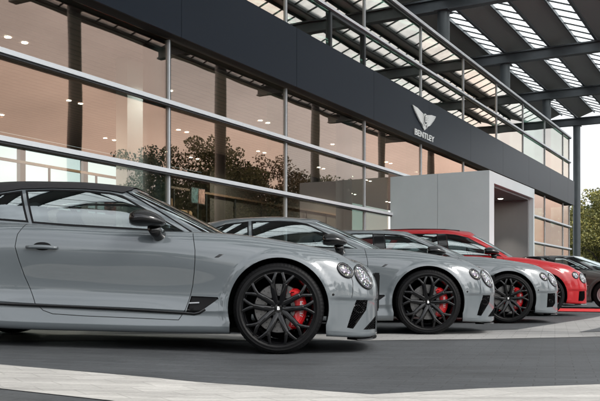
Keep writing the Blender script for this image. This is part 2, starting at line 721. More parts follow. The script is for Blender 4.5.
bays = [(MU[i], MU[i + 1]) for i in range(len(MU) - 1)] + [(MU[-1], U1)]
rows = [(.12, 2.39), (2.39, 3.48), (3.48, 4.52), (5.69, 6.64), (6.64, 7.84)]
for (a, b_) in bays:
    for j, (z0, z1) in enumerate(rows):
        spans = [(a, b_)]
        if j < 2:
            spans = []
            if b_ <= PU0 or a >= PU1:
                spans = [(a, b_)]
            else:
                if a < PU0 - .1:
                    spans.append((a, PU0 - .02))
                if b_ > PU1 + .1:
                    spans.append((PU1 + .02, b_))
        for (p, q) in spans:
            m_ = MB()
            lbox(m_, p + .012, q - .012, -.012, 0, z0 + .01, z1 - .01)
            m_.build('glass_pane', 'facade_glass' if j < 3 else 'upper_glass', show)
for u in MU + [U1]:
    for z0, z1 in ((.0, 4.5), (5.69, 7.84)):
        if z0 == 0 and PU0 < u < PU1:
            z0 = 3.36
        m_ = MB()
        lbox(m_, u - .011, u + .011, -.03, .035, z0, z1)
        m_.cur = 1
        lbox(m_, u + .013, u + .04, -.02, .03, z0, z1)
        m_.build('mullion', ['aluminium', 'dark_metal'], show)
        m_ = MB()
        lbox(m_, u - .009, u + .009, -.42, -.032, z0 + .02, z1 - .02)
        m_.build('glass_fin', 'clear_glass', show)
for z, pr, hh in ((2.39, .12, .032), (3.48, .12, .032), (6.64, .10, .03), (7.84, .12, .04)):
    segs = [(U0, U1 + .1)]
    if z < 3:
        segs = [(U0, PU0 - .01), (PU1 + .01, U1 + .1)]
    for p, q in segs:
        m_ = MB()
        lbox(m_, p, q, .038, pr, z - hh, z + hh)
        m_.cur = 1
        lbox(m_, p, q, .036, pr - .03, z - hh - .028, z - hh - .002)
        m_.build('transom', ['aluminium', 'dark_metal'], show)
# opening vent with a dark frame in the upper glazing
va, vb = (MU[7 - 2 + 0] + MU[7 - 1 + 0]) / 2, MU[6]
va = MU[5] + PITCH / 2
m_ = MB()
for (p, q, z0, z1) in ((va, va + .08, 5.72, 6.59), (vb - .1, vb - .02, 5.72, 6.59), (va + .082, vb - .102, 5.72, 5.79), (va + .082, vb - .102, 6.52, 6.59)):
    lbox(m_, p, q, .005, .06, z0, z1)
m_.build('vent_frame', 'dark_metal', show)
# fascia panels with open joints over a dark backing
m_ = MB()
lbox(m_, U0, U1 + .05, -.3, .20, 4.54, 5.67)
m_.build('fascia_backing', 'lining', show)
for (a, b_) in bays:
    m_ = MB()
    lbox(m_, a + .05 + .005, b_ + .05 - .005, .205, .235, 4.52, 5.69)
    m_.build('fascia_panel', 'fascia_panel', show)
m_ = MB()
lbox(m_, U1 + .053, U1 + .08, -8.4, .235, 4.52, 5.69)
m_.build('fascia_panel', 'fascia_panel', show)
# floors, ceiling, roof, walls
m_ = MB(); lbox(m_, U0, U1, -8.5, -.05, -.3, .1); m_.build('floor', 'floor_tile', show)
m_ = MB(); lbox(m_, U0, U1, -8.48, -.36, 4.46, 4.50); m_.build('slatted_ceiling', 'slat_ceiling', show)
m_ = MB(); lbox(m_, U0, U1, -8.6, -.31, 4.503, 5.5); m_.build('roof_slab', 'wall_dark', show)
m_ = MB(); lbox(m_, U0 - .3, U0 - .003, -8.6, .2, 0, 5.5); m_.build('end_wall', 'wall_dark', show)
m_ = MB(); lbox(m_, U1 - .02, U1, -8.4, -.45, .12, 4.45); m_.build('glass_pane', 'clear_glass', show)
# rear wall: a window band on the left, plain wall, then glass again at the far end
m_ = MB()
lbox(m_, U0, 12.0, -8.7, -8.505, 0, 4.46)
lbox(m_, 25.6, 34.0, -8.7, -8.505, 0, 4.46)
lbox(m_, 12.0, 25.6, -8.7, -8.505, 4.15, 4.46)
m_.build('rear_wall', 'wall_white', show)
for u in (12.0, 14.7, 17.4, 20.1, 22.4, 24.2, 25.5):
    m_ = MB(); lbox(m_, u - .09, u + .09, -8.65, -8.52, 0, 4.15); m_.build('rear_window_post', 'portal_grey', show)
m_ = MB(); lbox(m_, 12.1, 25.4, -8.63, -8.54, 2.72, 2.80); m_.build('rear_window_rail', 'taupe', show)
# gallery floor inside
m_ = MB(); lbox(m_, 9, 33, -8.4, -5.6, 2.1, 2.3); m_.build('gallery_floor', 'wall_dark', show)
m_ = MB(); lbox(m_, 24.5, 33.5, -6.0, -5.7, .1, 4.45); m_.build('partition_wall', 'wall_dark', show)
m_ = MB()
for u in np.arange(9.2, 33, 1.5):
    lbox(m_, u - .02, u + .02, -5.64, -5.6, 2.3, 3.2)
m_.cur = 1
lbox(m_, 9, 33, -5.65, -5.59, 3.202, 3.26)
m_.build('gallery_railing', ['dark_metal', 'wood_rail'], show)
# white blind wall just inside the glass
m_ = MB(); lbox(m_, 15.58, 16.25, -1.35, -1.1, .1, 4.45); m_.build('display_pier', 'letter_white', show)
# downlights, in pairs
for u in np.arange(6.5, 44, 3.745):
    for v in (-2.0, -4.4, -6.8):
        m_ = MB()
        for du in (-.17, .17):
            V, F = [], []
            for k in range(12):
                t = k * math.pi / 6
                V.append((u + du + .05 * math.cos(t), -v + .05 * math.sin(t), 4.452))
            m_.add(V, [tuple(range(12))[::-1]])
        m_.build('downlight', 'lamp_glow', show)
for u in (8, 13.5, 19, 24.5, 32, 40):
    ld = bpy.data.lights.new('showroom_lamp', 'SPOT')
    ld.energy = 300
    ld.spot_size = R(155)
    ld.spot_blend = .5
    ld.shadow_soft_size = .06
    ld.color = (1, .86, .74)
    lo = bpy.data.objects.new('showroom_lamp', ld)
    lo.location = (u, 4.0, 4.42)
    link(lo, show)
ld = bpy.data.lights.new('pier_fill_light', 'SPOT')  # unseen spot added to brighten the pier, no fitting there
ld.energy = 40
ld.spot_size = R(80)
ld.spot_blend = .8
ld.color = (1, .96, .92)
ld.shadow_soft_size = .05
lo = bpy.data.objects.new('pier_fill_light', ld)
lo.location = (15.9, .55, 4.44)
lo.rotation_euler = (R(14), 0, 0)
link(lo, show)
# entrance portal
portal = empty('entrance_portal', (0, 0, 0)); portal.parent = show
fw, ft = .40, .27


def pbox(name, mat, *a):
    m_ = MB(); lbox(m_, *a); return m_.build(name, mat, portal)


uj = (PU0 + .0)
vj = PV / 2
pbox('side_panel', 'portal_grey', PU0, PU0 + fw, .04, 1.296, .02, PZ)
pbox('side_panel', 'portal_grey', PU0, PU0 + fw, 1.304, PV, .02, PZ)
pbox('side_panel', 'portal_grey', PU1 - .12, PU1, .04, PV, .02, PZ)
pbox('top_panel', 'portal_grey', PU0 + fw + .002, PU1 - .122, .04, PV - .003, PZ - ft, PZ - .002)
pbox('inner_wall', 'taupe', PU1 - .26, PU1 - .123, .06, PV - .12, .02, PZ - ft - .01)
pbox('soffit', 'taupe', PU0 + fw + .003, PU1 - .263, .06, PV - .10, PZ - ft - .06, PZ - ft - .003)
pbox('inner_wall', 'taupe', PU0 + fw + .003, PU0 + fw + .05, .06, PV - .12, .02, PZ - ft - .063)
pbox('entrance_door', 'dark_metal', PU0 + fw + .06, PU1 - .27, .02, .06, .02, PZ - ft - .065)
for (u, v) in ((PU1 - 1.0, 1.9), (PU1 - 1.0, 1.0), (PU1 - 2.3, 1.9), (PU1 - 2.3, 1.0)):
    m_ = MB()
    V = [(u + .07 * math.cos(k * math.pi / 8), -v + .07 * math.sin(k * math.pi / 8), PZ - ft - .064) for k in range(16)]
    m_.add(V, [tuple(range(16))[::-1]])
    m_.build('downlight', 'lamp_glow', portal)
    if u > PU1 - 1.5:
        ld = bpy.data.lights.new('portal_lamp', 'SPOT')
        ld.energy = 40
        ld.spot_size = R(75)
        ld.spot_blend = .6
        ld.color = (1, .9, .8)
        ld.shadow_soft_size = .05
        lo = bpy.data.objects.new('portal_lamp', ld)
        lo.location = (u, -v, PZ - ft - .08)
        link(lo, show)

# winged emblem and lettering on the fascia
emb = MB()


def emb_poly(pts, d0, d1):
    """pts in (u, z) about the emblem centre, extruded outwards"""
    n = len(pts)
    cu, cz = 26.14, 5.10
    pts = [(p * .95, q * .95) for p, q in pts]
    V = [(cu + p, -(.235 + d0), cz + q) for p, q in pts] + [(cu + p, -(.235 + d1), cz + q) for p, q in pts]
    F = [tuple(range(n, 2 * n)), tuple(range(n))[::-1]] + [(i, (i + 1) % n, n + (i + 1) % n, n + i) for i in range(n)]
    emb.add(V, F)


for s_ in (-1, 1):
    # feathers, long at the top and shorter towards the bottom
    for k in range(7):
        t0, t1 = k / 7, (k + .72) / 7
        xo0, xo1 = .93 - .56 * t0 ** 1.25, .915 - .56 * t1 ** 1.25
        zo0, zo1 = .25 - .38 * t0, .25 - .38 * t1
        xi = .14
        zi0, zi1 = .15 - .40 * t0, .15 - .40 * t1
        pts = [(s_ * xi, zi0), (s_ * xo0 * .6, (zi0 + zo0) / 2 + .03), (s_ * xo0, zo0), (s_ * xo1, zo1), (s_ * xo1 * .55, (zi1 + zo1) / 2 + .005), (s_ * xi, zi1)]
        emb_poly(pts if s_ > 0 else pts[::-1], .01, .035 + .002 * k)
# tail feathers
for k in range(5):
    a = (k - 2) * .26
    p0 = (math.sin(a) * .12, -.12 - .02 * math.cos(a))
    pts = [(p0[0] - .022, -.13), (math.sin(a) * .2 - .028, -.30 + abs(k - 2) * .025), (math.sin(a) * .2 + .028, -.30 + abs(k - 2) * .025), (p0[0] + .022, -.13)]
    emb_poly(pts, .01, .03)
ov = [(.155 * math.cos(t), .17 * math.sin(t)) for t in np.linspace(0, 2 * math.pi, 28, endpoint=False)]
ovi = [(.118 * math.cos(t), .132 * math.sin(t)) for t in np.linspace(0, 2 * math.pi, 28, endpoint=False)]
emb_poly(ov, .012, .055)
emb.cur = 1
emb_poly(ovi, .056, .06)
emb.cur = 0
V, F = text_geo('B', .24, .008, .006)
emb.add([(26.14 + v.x, -(.235 + .068 + v.z), 5.10 + v.y) for v in V], F)
emb.build('winged_emblem', ['logo_silver', 'dark_metal'], show)
V, F = text_geo('BENTLEY', .26, .015, .004)
xs = [v.x for v in V]
k = 1.47 / (max(xs) - min(xs))
lt = MB()
lt.add([(26.14 + v.x * k, -(.235 + .02 + v.z), 4.655 + v.y * .86) for v in V], F)
lt.build('sign_lettering', 'logo_silver', show)

# things inside the showroom
o = bm_obj('armchair', rbox_bm(.9, .85, .4, .1, 4, (0, 0, .3)), 'sofa_red', None, True)
bm = rbox_bm(.9, .25, .75, .1, 4, (0, .32, .55))
arm = empty('armchair', W(21.6, -6.3, 2.3), (0, 0, ROTZ))
o.name = 'seat'; o.parent = arm
bm_obj('backrest', bm, 'sofa_red', arm, True)
tag(arm, 'rounded red armchair on the gallery seen through the glass above the convertible', 'armchair')
sofa = empty('sofa', W(23.4, -6.6, 2.3), (0, 0, ROTZ))
tag(sofa, 'low tan sofa on the gallery seen through the glass above the convertible', 'sofa')
bm_obj('seat', rbox_bm(1.9, .85, .42, .1, 4, (0, 0, .28)), 'sofa_brown', sofa, True)
bm_obj('backrest', rbox_bm(1.9, .25, .5, .1, 4, (0, .32, .6)), 'sofa_brown', sofa, True)
po = empty('picture_stand', W(23.55, -5.45, 2.3), (0, 0, ROTZ))
tag(po, 'dark framed double picture on a stand behind the showroom glass', 'picture')
m_ = MB(); m_.box(-.33, .33, -.02, .02, .55, 1.0); m_.build('frame', 'dark_metal', po)
pmat('picture_teal', (.05, .10, .11), .5, noise=(9, .8)); pmat('picture_brown', (.25, .14, .12), .5, noise=(7, .6))
m_ = MB(); m_.box(-.31, -.02, -.026, -.021, .57, .98); m_.build('picture', 'picture_teal', po)
m_ = MB(); m_.box(.02, .31, -.026, -.021, .57, .98); m_.build('picture', 'picture_brown', po)
m_ = MB(); m_.box(-.03, .03, -.015, .015, 0, .549); m_.box(-.2, .2, -.1, .1, -.0, .02); m_.build('leg', 'dark_metal', po)

# ------------------------------------------------------------------ canopy
can = empty('canopy', P0, (0, 0, ROTZ))
tag(can, 'steel canopy roof of dark beams and pale skylight strips over the forecourt', 'canopy')
BU = [22.3 + 6.98 * k for k in range(-2, 5)]
CV0, CV1 = -12.0, 11.4
CU0, CU1 = BU[0] - 2.8, BU[-1] + .35
ZB0, ZB1 = 9.05, 9.45
for u in BU:
    m_ = MB()
    lbox(m_, u - .14, u + .14, CV0, CV1, ZB0, ZB0 + .05)
    lbox(m_, u - .14, u + .14, CV0, CV1, ZB1 - .05, ZB1)
    lbox(m_, u - .05, u + .05, CV0, CV1, ZB0 + .05, ZB1 - .05)
    m_.build('beam', 'steel_grey', can)
    for v in (-.30, 8.1):
        if v > 0 and u < 10:
            continue                     # the near end is cantilevered
        m_ = MB()
        uu = u if v < 0 else u - .75
        m_.tube([(uu, -v, -.05), (uu, -v, ZB0 - .03 if v < 0 else ZB0 - .42)], .19, 20)
        lbox(m_, uu - .3, uu + .3, v - .22, v + .22, ZB0 - .028, ZB0 - .004) if v < 0 else None
        c = m_.build('column', 'steel_column', can, True)
        c.data.set_sharp_from_angle(angle=R(40))
for v in (8.1,):
    m_ = MB()
    lbox(m_, CU0, CU1, v - .15, v + .15, ZB0 - .40, ZB0 - .004)
    m_.build('edge_beam', 'steel_grey', can)
per = 1.672
nst = int((CV1 - CV0) / per)
for k in range(nst):
    v1 = CV1 - k * per
    ZL, ZH = 9.52, 9.80
    va_, vb_ = v1 - .05, v1 - .80            # skylight, low at va_ and high at vb_

    def slope(mb, u0, u1, p, zp, q, zq, th):
        V = [(u, -v, z + dz) for u in (u0, u1) for v, z in ((p, zp), (q, zq)) for dz in (0, th)]
        mb.add(V, [(0, 2, 6, 4), (1, 5, 7, 3), (0, 1, 3, 2), (4, 6, 7, 5), (0, 4, 5, 1), (2, 3, 7, 6)])
    m_ = MB()
    slope(m_, CU0, CU1, va_, ZL, vb_, ZH, .012)
    m_.cur = 1
    for u in np.arange(CU0 + .3, CU1, .872):
        slope(m_, u - .02, u + .02, va_, ZL - .05, vb_, ZH - .05, .048)
    m_.build('skylight', ['skylight', 'dark_metal'], can)
    m_ = MB()
    lbox(m_, CU0, CU1, v1 - .045, v1 + .045, 9.453, 9.62)
    lbox(m_, CU0, CU1, v1 - .85, v1 - .803, 9.70, 9.85)
    m_.build('purlin', 'steel_grey', can)
    m_ = MB()
    slope(m_, CU0, CU1, v1 - .853, ZH, v1 - per + .05, ZL, .03)
    m_.build('roof_deck', 'corrugated', can)
m_ = MB()
lbox(m_, CU0, CU1, CV1 + .06, CV1 + .2, 9.4, 9.8)
m_.build('edge_fascia', 'steel_grey', can)

# ------------------------------------------------------------------ red carpet
cpt = MB()
V = []
for (u, v) in ((23.4, 2.72), (25.7, 2.72), (25.7, 18), (23.4, 18)):
    p = W(u, v)
    V.append((p.x, p.y, .010))
V += [(x, y, .018) for x, y, z in V]
cpt.add(V, [(4, 7, 6, 5), (0, 1, 5, 4), (1, 2, 6, 5), (2, 3, 7, 6), (3, 0, 4, 7)])
bm = bmesh.new()
o = cpt.build('red_carpet', 'carpet_red')
tag(o, 'bright red carpet strip laid on the paving in front of the red car', 'carpet')

# ------------------------------------------------------------------ car surfaces


def nat_spline(t, P, tt):
    """natural cubic spline through P (n,d) at parameters t, evaluated at tt"""
    n = len(t)
    h = np.diff(t)
    A = np.eye(n)
    B = np.zeros_like(P)
    for i in range(1, n - 1):
        A[i, i - 1] = h[i - 1]
        A[i, i] = 2 * (h[i - 1] + h[i])
        A[i, i + 1] = h[i]
        B[i] = 6 * ((P[i + 1] - P[i]) / h[i] - (P[i] - P[i - 1]) / h[i - 1])
    S = np.linalg.solve(A, B)
    k = np.clip(np.searchsorted(t, tt, side='right') - 1, 0, n - 2)
    d = (tt - t[k])[:, None]
    hk = h[k][:, None]
    b = (P[k + 1] - P[k]) / hk - hk * (2 * S[k] + S[k + 1]) / 6
    return P[k] + b * d + S[k] / 2 * d ** 2 + (S[k + 1] - S[k]) / (6 * hk) * d ** 3


def bs_matrix(n, per_span):
    """clamped uniform cubic B-spline basis; also returns the sample parameters"""
    p = 3
    kn = np.concatenate([[0] * p, np.arange(n - p + 1), [n - p] * p]).astype(float)
    tt = np.linspace(0, n - p, (n - p) * per_span + 1)
    B = np.zeros((len(tt), n))
    for r, x in enumerate(tt):
        x = min(x, n - p - 1e-9)
        N0 = np.array([1.0 if kn[i] <= x < kn[i + 1] else 0.0 for i in range(len(kn) - 1)])
        for q in range(1, p + 1):
            N1 = np.zeros(len(kn) - 1 - q)
            for i in range(len(N1)):
                a = kn[i + q] - kn[i]
                b = kn[i + q + 1] - kn[i + 1]
                v = 0
                if a > 0:
                    v += (x - kn[i]) / a * N0[i]
                if b > 0:
                    v += (kn[i + q + 1] - x) / b * N0[i + 1]
                N1[i] = v
            N0 = N1
        B[r] = N0
    return B, tt


def loft(net, ds, per_span):
    """net: (stations, levels, 3), half a car from front centre to rear centre at y>=0.
    Mirrored past both ends so that the surface crosses the centre line smoothly."""
    net = np.array(net, float)
    mir = net * np.array([1, -1, 1])
    ext = np.concatenate([mir[2:0:-1], net, mir[-2:-4:-1]])
    mid = ext[:, ext.shape[1] // 3]
    t = np.concatenate([[0], np.cumsum(np.sqrt(np.linalg.norm(np.diff(mid, axis=0), axis=1) ** 2) + 1e-6)])
    a, b = t[2], t[-3]
    ns = max(8, int((b - a) / ds))
    ss = np.linspace(a, b, ns + 1)
    B, lv = bs_matrix(net.shape[1], per_span)
    flat = ext.reshape(len(ext), -1)
    S = nat_spline(t, flat, ss).reshape(ns + 1, net.shape[1], 3)
    G = np.einsum('rl,sld->srd', B, S)
    G[0, :, 1] = 0
    G[-1, :, 1] = 0
    return G, lv, (ss - a) / (b - a), (t[2:-2] - a) / (b - a)


def grid_faces(ns, nl):
    F = []
    for i in range(ns - 1):
        for j in range(nl - 1):
            a = i * nl + j
            F.append((a, a + nl, a + nl + 1, a + 1))
    return F


def in_poly(p, poly):
    x, y = p
    r = False
    n = len(poly)
    for i in range(n):
        x1, y1 = poly[i]
        x2, y2 = poly[(i + 1) % n]
        if (y1 > y) != (y2 > y) and x < (x2 - x1) * (y - y1) / (y2 - y1) + x1:
            r = not r
    return r


def inset(poly, d):
    """moves a polygon inwards by d"""
    A = sum(poly[i][0] * poly[(i + 1) % len(poly)][1] - poly[(i + 1) % len(poly)][0] * poly[i][1] for i in range(len(poly)))
    s = 1 if A > 0 else -1
    out = []
    n = len(poly)
    for i in range(n):
        p0, p1, p2 = Vector(poly[i - 1]), Vector(poly[i]), Vector(poly[(i + 1) % n])
        d1, d2 = (p1 - p0).normalized(), (p2 - p1).normalized()
        n1, n2 = Vector((-d1.y, d1.x)) * s, Vector((-d2.y, d2.x)) * s
        m = (n1 + n2)
        m = m / max(.25, m.length_squared / 2)
        out.append(tuple(p1 + m * d))
    return out


def smooth_poly(pts, n=6, closed=True):
    """Catmull-Rom through the points"""
    P = [Vector(p) for p in pts]
    out = []
    m = len(P)
    rng = range(m) if closed else range(m - 1)
    for i in rng:
        p0, p1, p2, p3 = (P[(i + k) % m] if closed else P[min(max(i + k, 0), m - 1)] for k in (-1, 0, 1, 2))
        for k in range(n):
            t = k / n
            out.append(tuple(.5 * ((2 * p1) + (p2 - p0) * t + (2 * p0 - 5 * p1 + 4 * p2 - p3) * t * t + (3 * p1 - p0 - 3 * p2 + p3) * t ** 3)))
    if not closed:
        out.append(tuple(P[-1]))
    return out


def cut(bm, poly, pred):
    """cuts the surface along a polygon drawn in the side view (x, z); returns the faces inside"""
    xs = [p[0] for p in poly]
    zs = [p[1] for p in poly]
    x0, x1, z0, z1 = min(xs) - .06, max(xs) + .06, min(zs) - .06, max(zs) + .06
    cand = []
    for f in bm.faces:
        c = f.calc_center_median()
        if x0 < c.x < x1 and z0 < c.z < z1 and pred(c):
            cand.append(f)
    cand = set(cand)
    n = len(poly)
    for i in range(n):
        ax, az = poly[i]
        bx, bz = poly[(i + 1) % n]
        dx, dz = bx - ax, bz - az
        L = math.hypot(dx, dz)
        if L < 1e-6:
            continue
        nx, nz = -dz / L, dx / L
        lo_x, hi_x = min(ax, bx) - 1e-4, max(ax, bx) + 1e-4
        lo_z, hi_z = min(az, bz) - 1e-4, max(az, bz) + 1e-4
        sel = []
        for f in cand:
            vx = [v.co.x for v in f.verts]
            if max(vx) < lo_x or min(vx) > hi_x:
                continue
            vz = [v.co.z for v in f.verts]
            if max(vz) < lo_z or min(vz) > hi_z:
                continue
            sd = [(x - ax) * nx + (z - az) * nz for x, z in zip(vx, vz)]
            if max(sd) > 1e-6 and min(sd) < -1e-6:
                sel.append(f)
        if not sel:
            continue
        es = set(e for f in sel for e in f.edges)
        vs_ = set(v for f in sel for v in f.verts)
        r = bmesh.ops.bisect_plane(bm, geom=list(sel) + list(es) + list(vs_), dist=1e-6, plane_co=(ax, 0, az), plane_no=(nx, 0, nz))
        for g in r['geom']:
            if isinstance(g, bmesh.types.BMFace):
                cand.add(g)
        cand = set(f for f in cand if f.is_valid)
    out = []
    for f in cand:
        c = f.calc_center_median()
        if in_poly((c.x, c.z), poly):
            out.append(f)
    return out


def take(bm, faces, keep=False):
    """removes the faces from bm and returns them as (V, F)"""
    idx = {}
    V, F = [], []
    for f in faces:
        ff = []
        for v in f.verts:
            if v not in idx:
                idx[v] = len(V)
                V.append(tuple(v.co))
            ff.append(idx[v])
        F.append(ff)
    if not keep:
        bmesh.ops.delete(bm, geom=list(faces), context='FACES')
    return V, F


def mirror(VF):
    V, F = VF
    return [(x, -y, z) for x, y, z in V], [tuple(f)[::-1] for f in F]


def join(a, b):
    n = len(a[0])
    return list(a[0]) + list(b[0]), list(a[1]) + [tuple(i + n for i in f) for f in b[1]]


def two_sides(VF, weld=True):
    """both halves in one mesh, welded along the centre line"""
    V, F = join(VF, mirror(VF))
    return V, F


def weld_obj(o, d=1e-5):
    bm = bmesh.new()
    bm.from_mesh(o.data)
    bmesh.ops.remove_doubles(bm, verts=bm.verts, dist=d)
    bmesh.ops.dissolve_degenerate(bm, dist=1e-6, edges=bm.edges)
    bm.to_mesh(o.data)
    bm.free()
    o.data.polygons.foreach_set('use_smooth', [True] * len(o.data.polygons))
    o.data.update()


class Surf:
    """raycasts from the side onto an uncut half shell"""

    def __init__(s, V, F):
        s.t = BVHTree.FromPolygons([Vector(v) for v in V], F)

    def hit(s, x, z, y0=1.6):
        h = s.t.ray_cast(Vector((x, y0, z)), Vector((0, -1, 0)))
        if h[0] is None:
            h = s.t.find_nearest(Vector((x, .8, z)))
        p, n = h[0], h[1]
        if n.y < 0:
            n = -n
        return p, n

    def patch(s, poly, off, rings=6, rim=.01, bulge=0):
        """conforming cap over a star-shaped side-view polygon, lifted by off with a skirt"""
        cx = sum(p[0] for p in poly) / len(poly)
        cz = sum(p[1] for p in poly) / len(poly)
        n = len(poly)
        V, F = [], []
        p, nn = s.hit(cx, cz)
        V.append(p + nn * (off + bulge))
        for r in range(1, rings + 1):
            k = r / rings
            for q in poly:
                p, nn = s.hit(cx + (q[0] - cx) * k, cz + (q[1] - cz) * k)
                V.append(p + nn * (off + bulge * (1 - k * k)))
        for q in poly:
            p, nn = s.hit(q[0], q[1])
            V.append(p - nn * rim)
        for k in range(n):
            F.append((0, 1 + k, 1 + (k + 1) % n))
        for r in range(rings):
            for k in range(n):
                a, b = 1 + r * n + k, 1 + r * n + (k + 1) % n
                F.append((a, a + n, b + n, b))
        A = sum(poly[i][0] * poly[(i + 1) % n][1] - poly[(i + 1) % n][0] * poly[i][1] for i in range(n))
        if A > 0:
            F = [f[::-1] for f in F]
        return V, F

    def ring(s, poly, wd, off, sink=.006):
        """raised band of width wd along the inside of a closed polygon"""
        V, F = [], []
        n = len(poly)
        for pl, o_ in ((poly, -sink), (poly, off), (inset(poly, wd), off), (inset(poly, wd), -sink)):
            for q in pl:
                p, nn = s.hit(*q)
                V.append(p + nn * o_)
        for r in range(3):
            for k in range(n):
                a, b = r * n + k, r * n + (k + 1) % n
                F.append((a, b, b + n, a + n))
        return V, F

    def ribbon(s, line, wd, off, sink=.004):
        V, F = [], []
        n = len(line)
        for i, q in enumerate(line):
            a, b = Vector(line[max(i - 1, 0)]), Vector(line[min(i + 1, n - 1)])
            d = (b - a).normalized()
            m = Vector((-d.y, d.x)) * (wd / 2)
            for sg, o_ in ((-1, -sink), (-1, off), (1, off), (1, -sink)):
                p, nn = s.hit(q[0] + sg * m.x, q[1] + sg * m.y)
                V.append(p + nn * o_)
        for i in range(n - 1):
            for k in range(3):
                a = i * 4 + k
                F.append((a, a + 4, a + 5, a + 1))
        return V, F


def ellipse(cx, cz, a, b, ang, n=36):
    out = []
    for k in range(n):
        t = 2 * math.pi * k / n
        x, z = a * math.cos(t), b * math.sin(t)
        out.append((cx + x * math.cos(ang) - z * math.sin(ang), cz + x * math.sin(ang) + z * math.cos(ang)))
    return out


# plan outline (x, y) of the reference coupe, front axle at x=0, rear axle at -2.85
PLAN = [(.865, 0), (.854, .30), (.815, .54), (.725, .73), (.56, .865), (.27, .943), (0, .955), (-.45, .955), (-1.0, .95), (-1.6, .95), (-2.2, .96),
        (-2.85, .985), (-3.3, .95), (-3.65, .85), (-3.86, .62), (-3.94, .3), (-3.95, 0)]
# section keys: station index -> 16 (inset, height) pairs from the sill to the crest
KEYS = {
    0: [(.12, .17), (.05, .135), (.015, .145), (0, .175), (0, .24), (0, .30), (0, .35), (0, .41), (.002, .47), (.006, .53), (.018, .60), (.04, .66), (.07, .71), (.12, .755), (.19, .785), (.27, .80)],
    3: [(.12, .17), (.05, .135), (.012, .148), (0, .18), (0, .24), (0, .30), (0, .35), (0, .41), (0, .47), (.004, .535), (.018, .605), (.04, .67), (.07, .725), (.115, .77), (.175, .80), (.25, .82)],
    5: [(.14, .17), (.05, .15), (.012, .165), (0, .21), (0, .27), (0, .32), (0, .37), (0, .43), (0, .50), (0, .58), (.004, .66), (.015, .735), (.04, .80), (.085, .855), (.145, .89), (.22, .905)],
    6: [(.14, .17), (.05, .15), (.012, .17), (0, .21), (0, .27), (0, .32), (0, .37), (0, .43), (0, .50), (0, .59), (.004, .68), (.012, .765), (.034, .84), (.078, .895), (.138, .93), (.215, .945)],
    7: [(.14, .165), (.05, .145), (.012, .165), (0, .215), (.010, .27), (.018, .305), (.012, .34), (.020, .41), (.026, .49), (.020, .59), (.008, .69), (.008, .78), (.026, .87), (.068, .94), (.122, .975), (.19, .99)],
    8: [(.14, .16), (.05, .138), (.012, .155), (0, .205), (.022, .272), (.036, .316), (.006, .344), (.042, .415), (.051, .49), (.036, .60), (.018, .71), (.008, .80), (.024, .885), (.058, .95), (.10, .985), (.15, .998)],
    9: [(.14, .155), (.05, .135), (.012, .152), (0, .205), (.022, .277), (.036, .326), (.006, .354), (.044, .425), (.053, .50), (.037, .61), (.018, .72), (.008, .81), (.024, .90), (.058, .965), (.10, 1.0), (.15, 1.012)],
    10: [(.14, .155), (.05, .135), (.012, .155), (0, .21), (.018, .288), (.034, .338), (.008, .368), (.038, .435), (.046, .51), (.032, .62), (.014, .73), (.004, .82), (.022, .915), (.06, .985), (.105, 1.022), (.16, 1.035)],
    11: [(.14, .19), (.05, .165), (.012, .185), (0, .23), (0, .29), (0, .35), (0, .40), (0, .46), (0, .53), (0, .63), (.002, .73), (.01, .82), (.035, .91), (.085, .98), (.15, 1.02), (.23, 1.035)],
    13: [(.16, .22), (.07, .20), (.02, .215), (0, .26), (0, .32), (0, .37), (0, .42), (0, .48), (.004, .55), (.01, .63), (.02, .72), (.032, .80), (.055, .88), (.10, .94), (.155, .97), (.23, .985)],
    16: [(.20, .24), (.10, .22), (.03, .235), (.01, .28), (0, .34), (0, .39), (0, .44), (0, .50), (.005, .57), (.015, .65), (.03, .73), (.045, .80), (.06, .87), (.09, .925), (.14, .95), (.22, .96)],
}
SPINE = [(.55, .815), (.52, .82), (.45, .83), (.36, .85), (.26, .875), (.06, .925), (-.12, .955), (-.5, 1.0), (-1.0, 1.0), (-1.6, 1.0), (-2.2, 1.03), (-2.8, 1.045), (-3.1, 1.04),
         (-3.28, 1.025), (-3.4, 1.01), (-3.46, 1.0), (-3.5, .995)]


def pinterp(idx, keys):
    ks = sorted(keys)
    for a, b in zip(ks[:-1], ks[1:]):
        if a <= idx <= b:
            t = (idx - a) / (b - a)
            t = t * t * (3 - 2 * t) * .5 + t * .5
            return np.array(keys[a]) * (1 - t) + np.array(keys[b]) * t


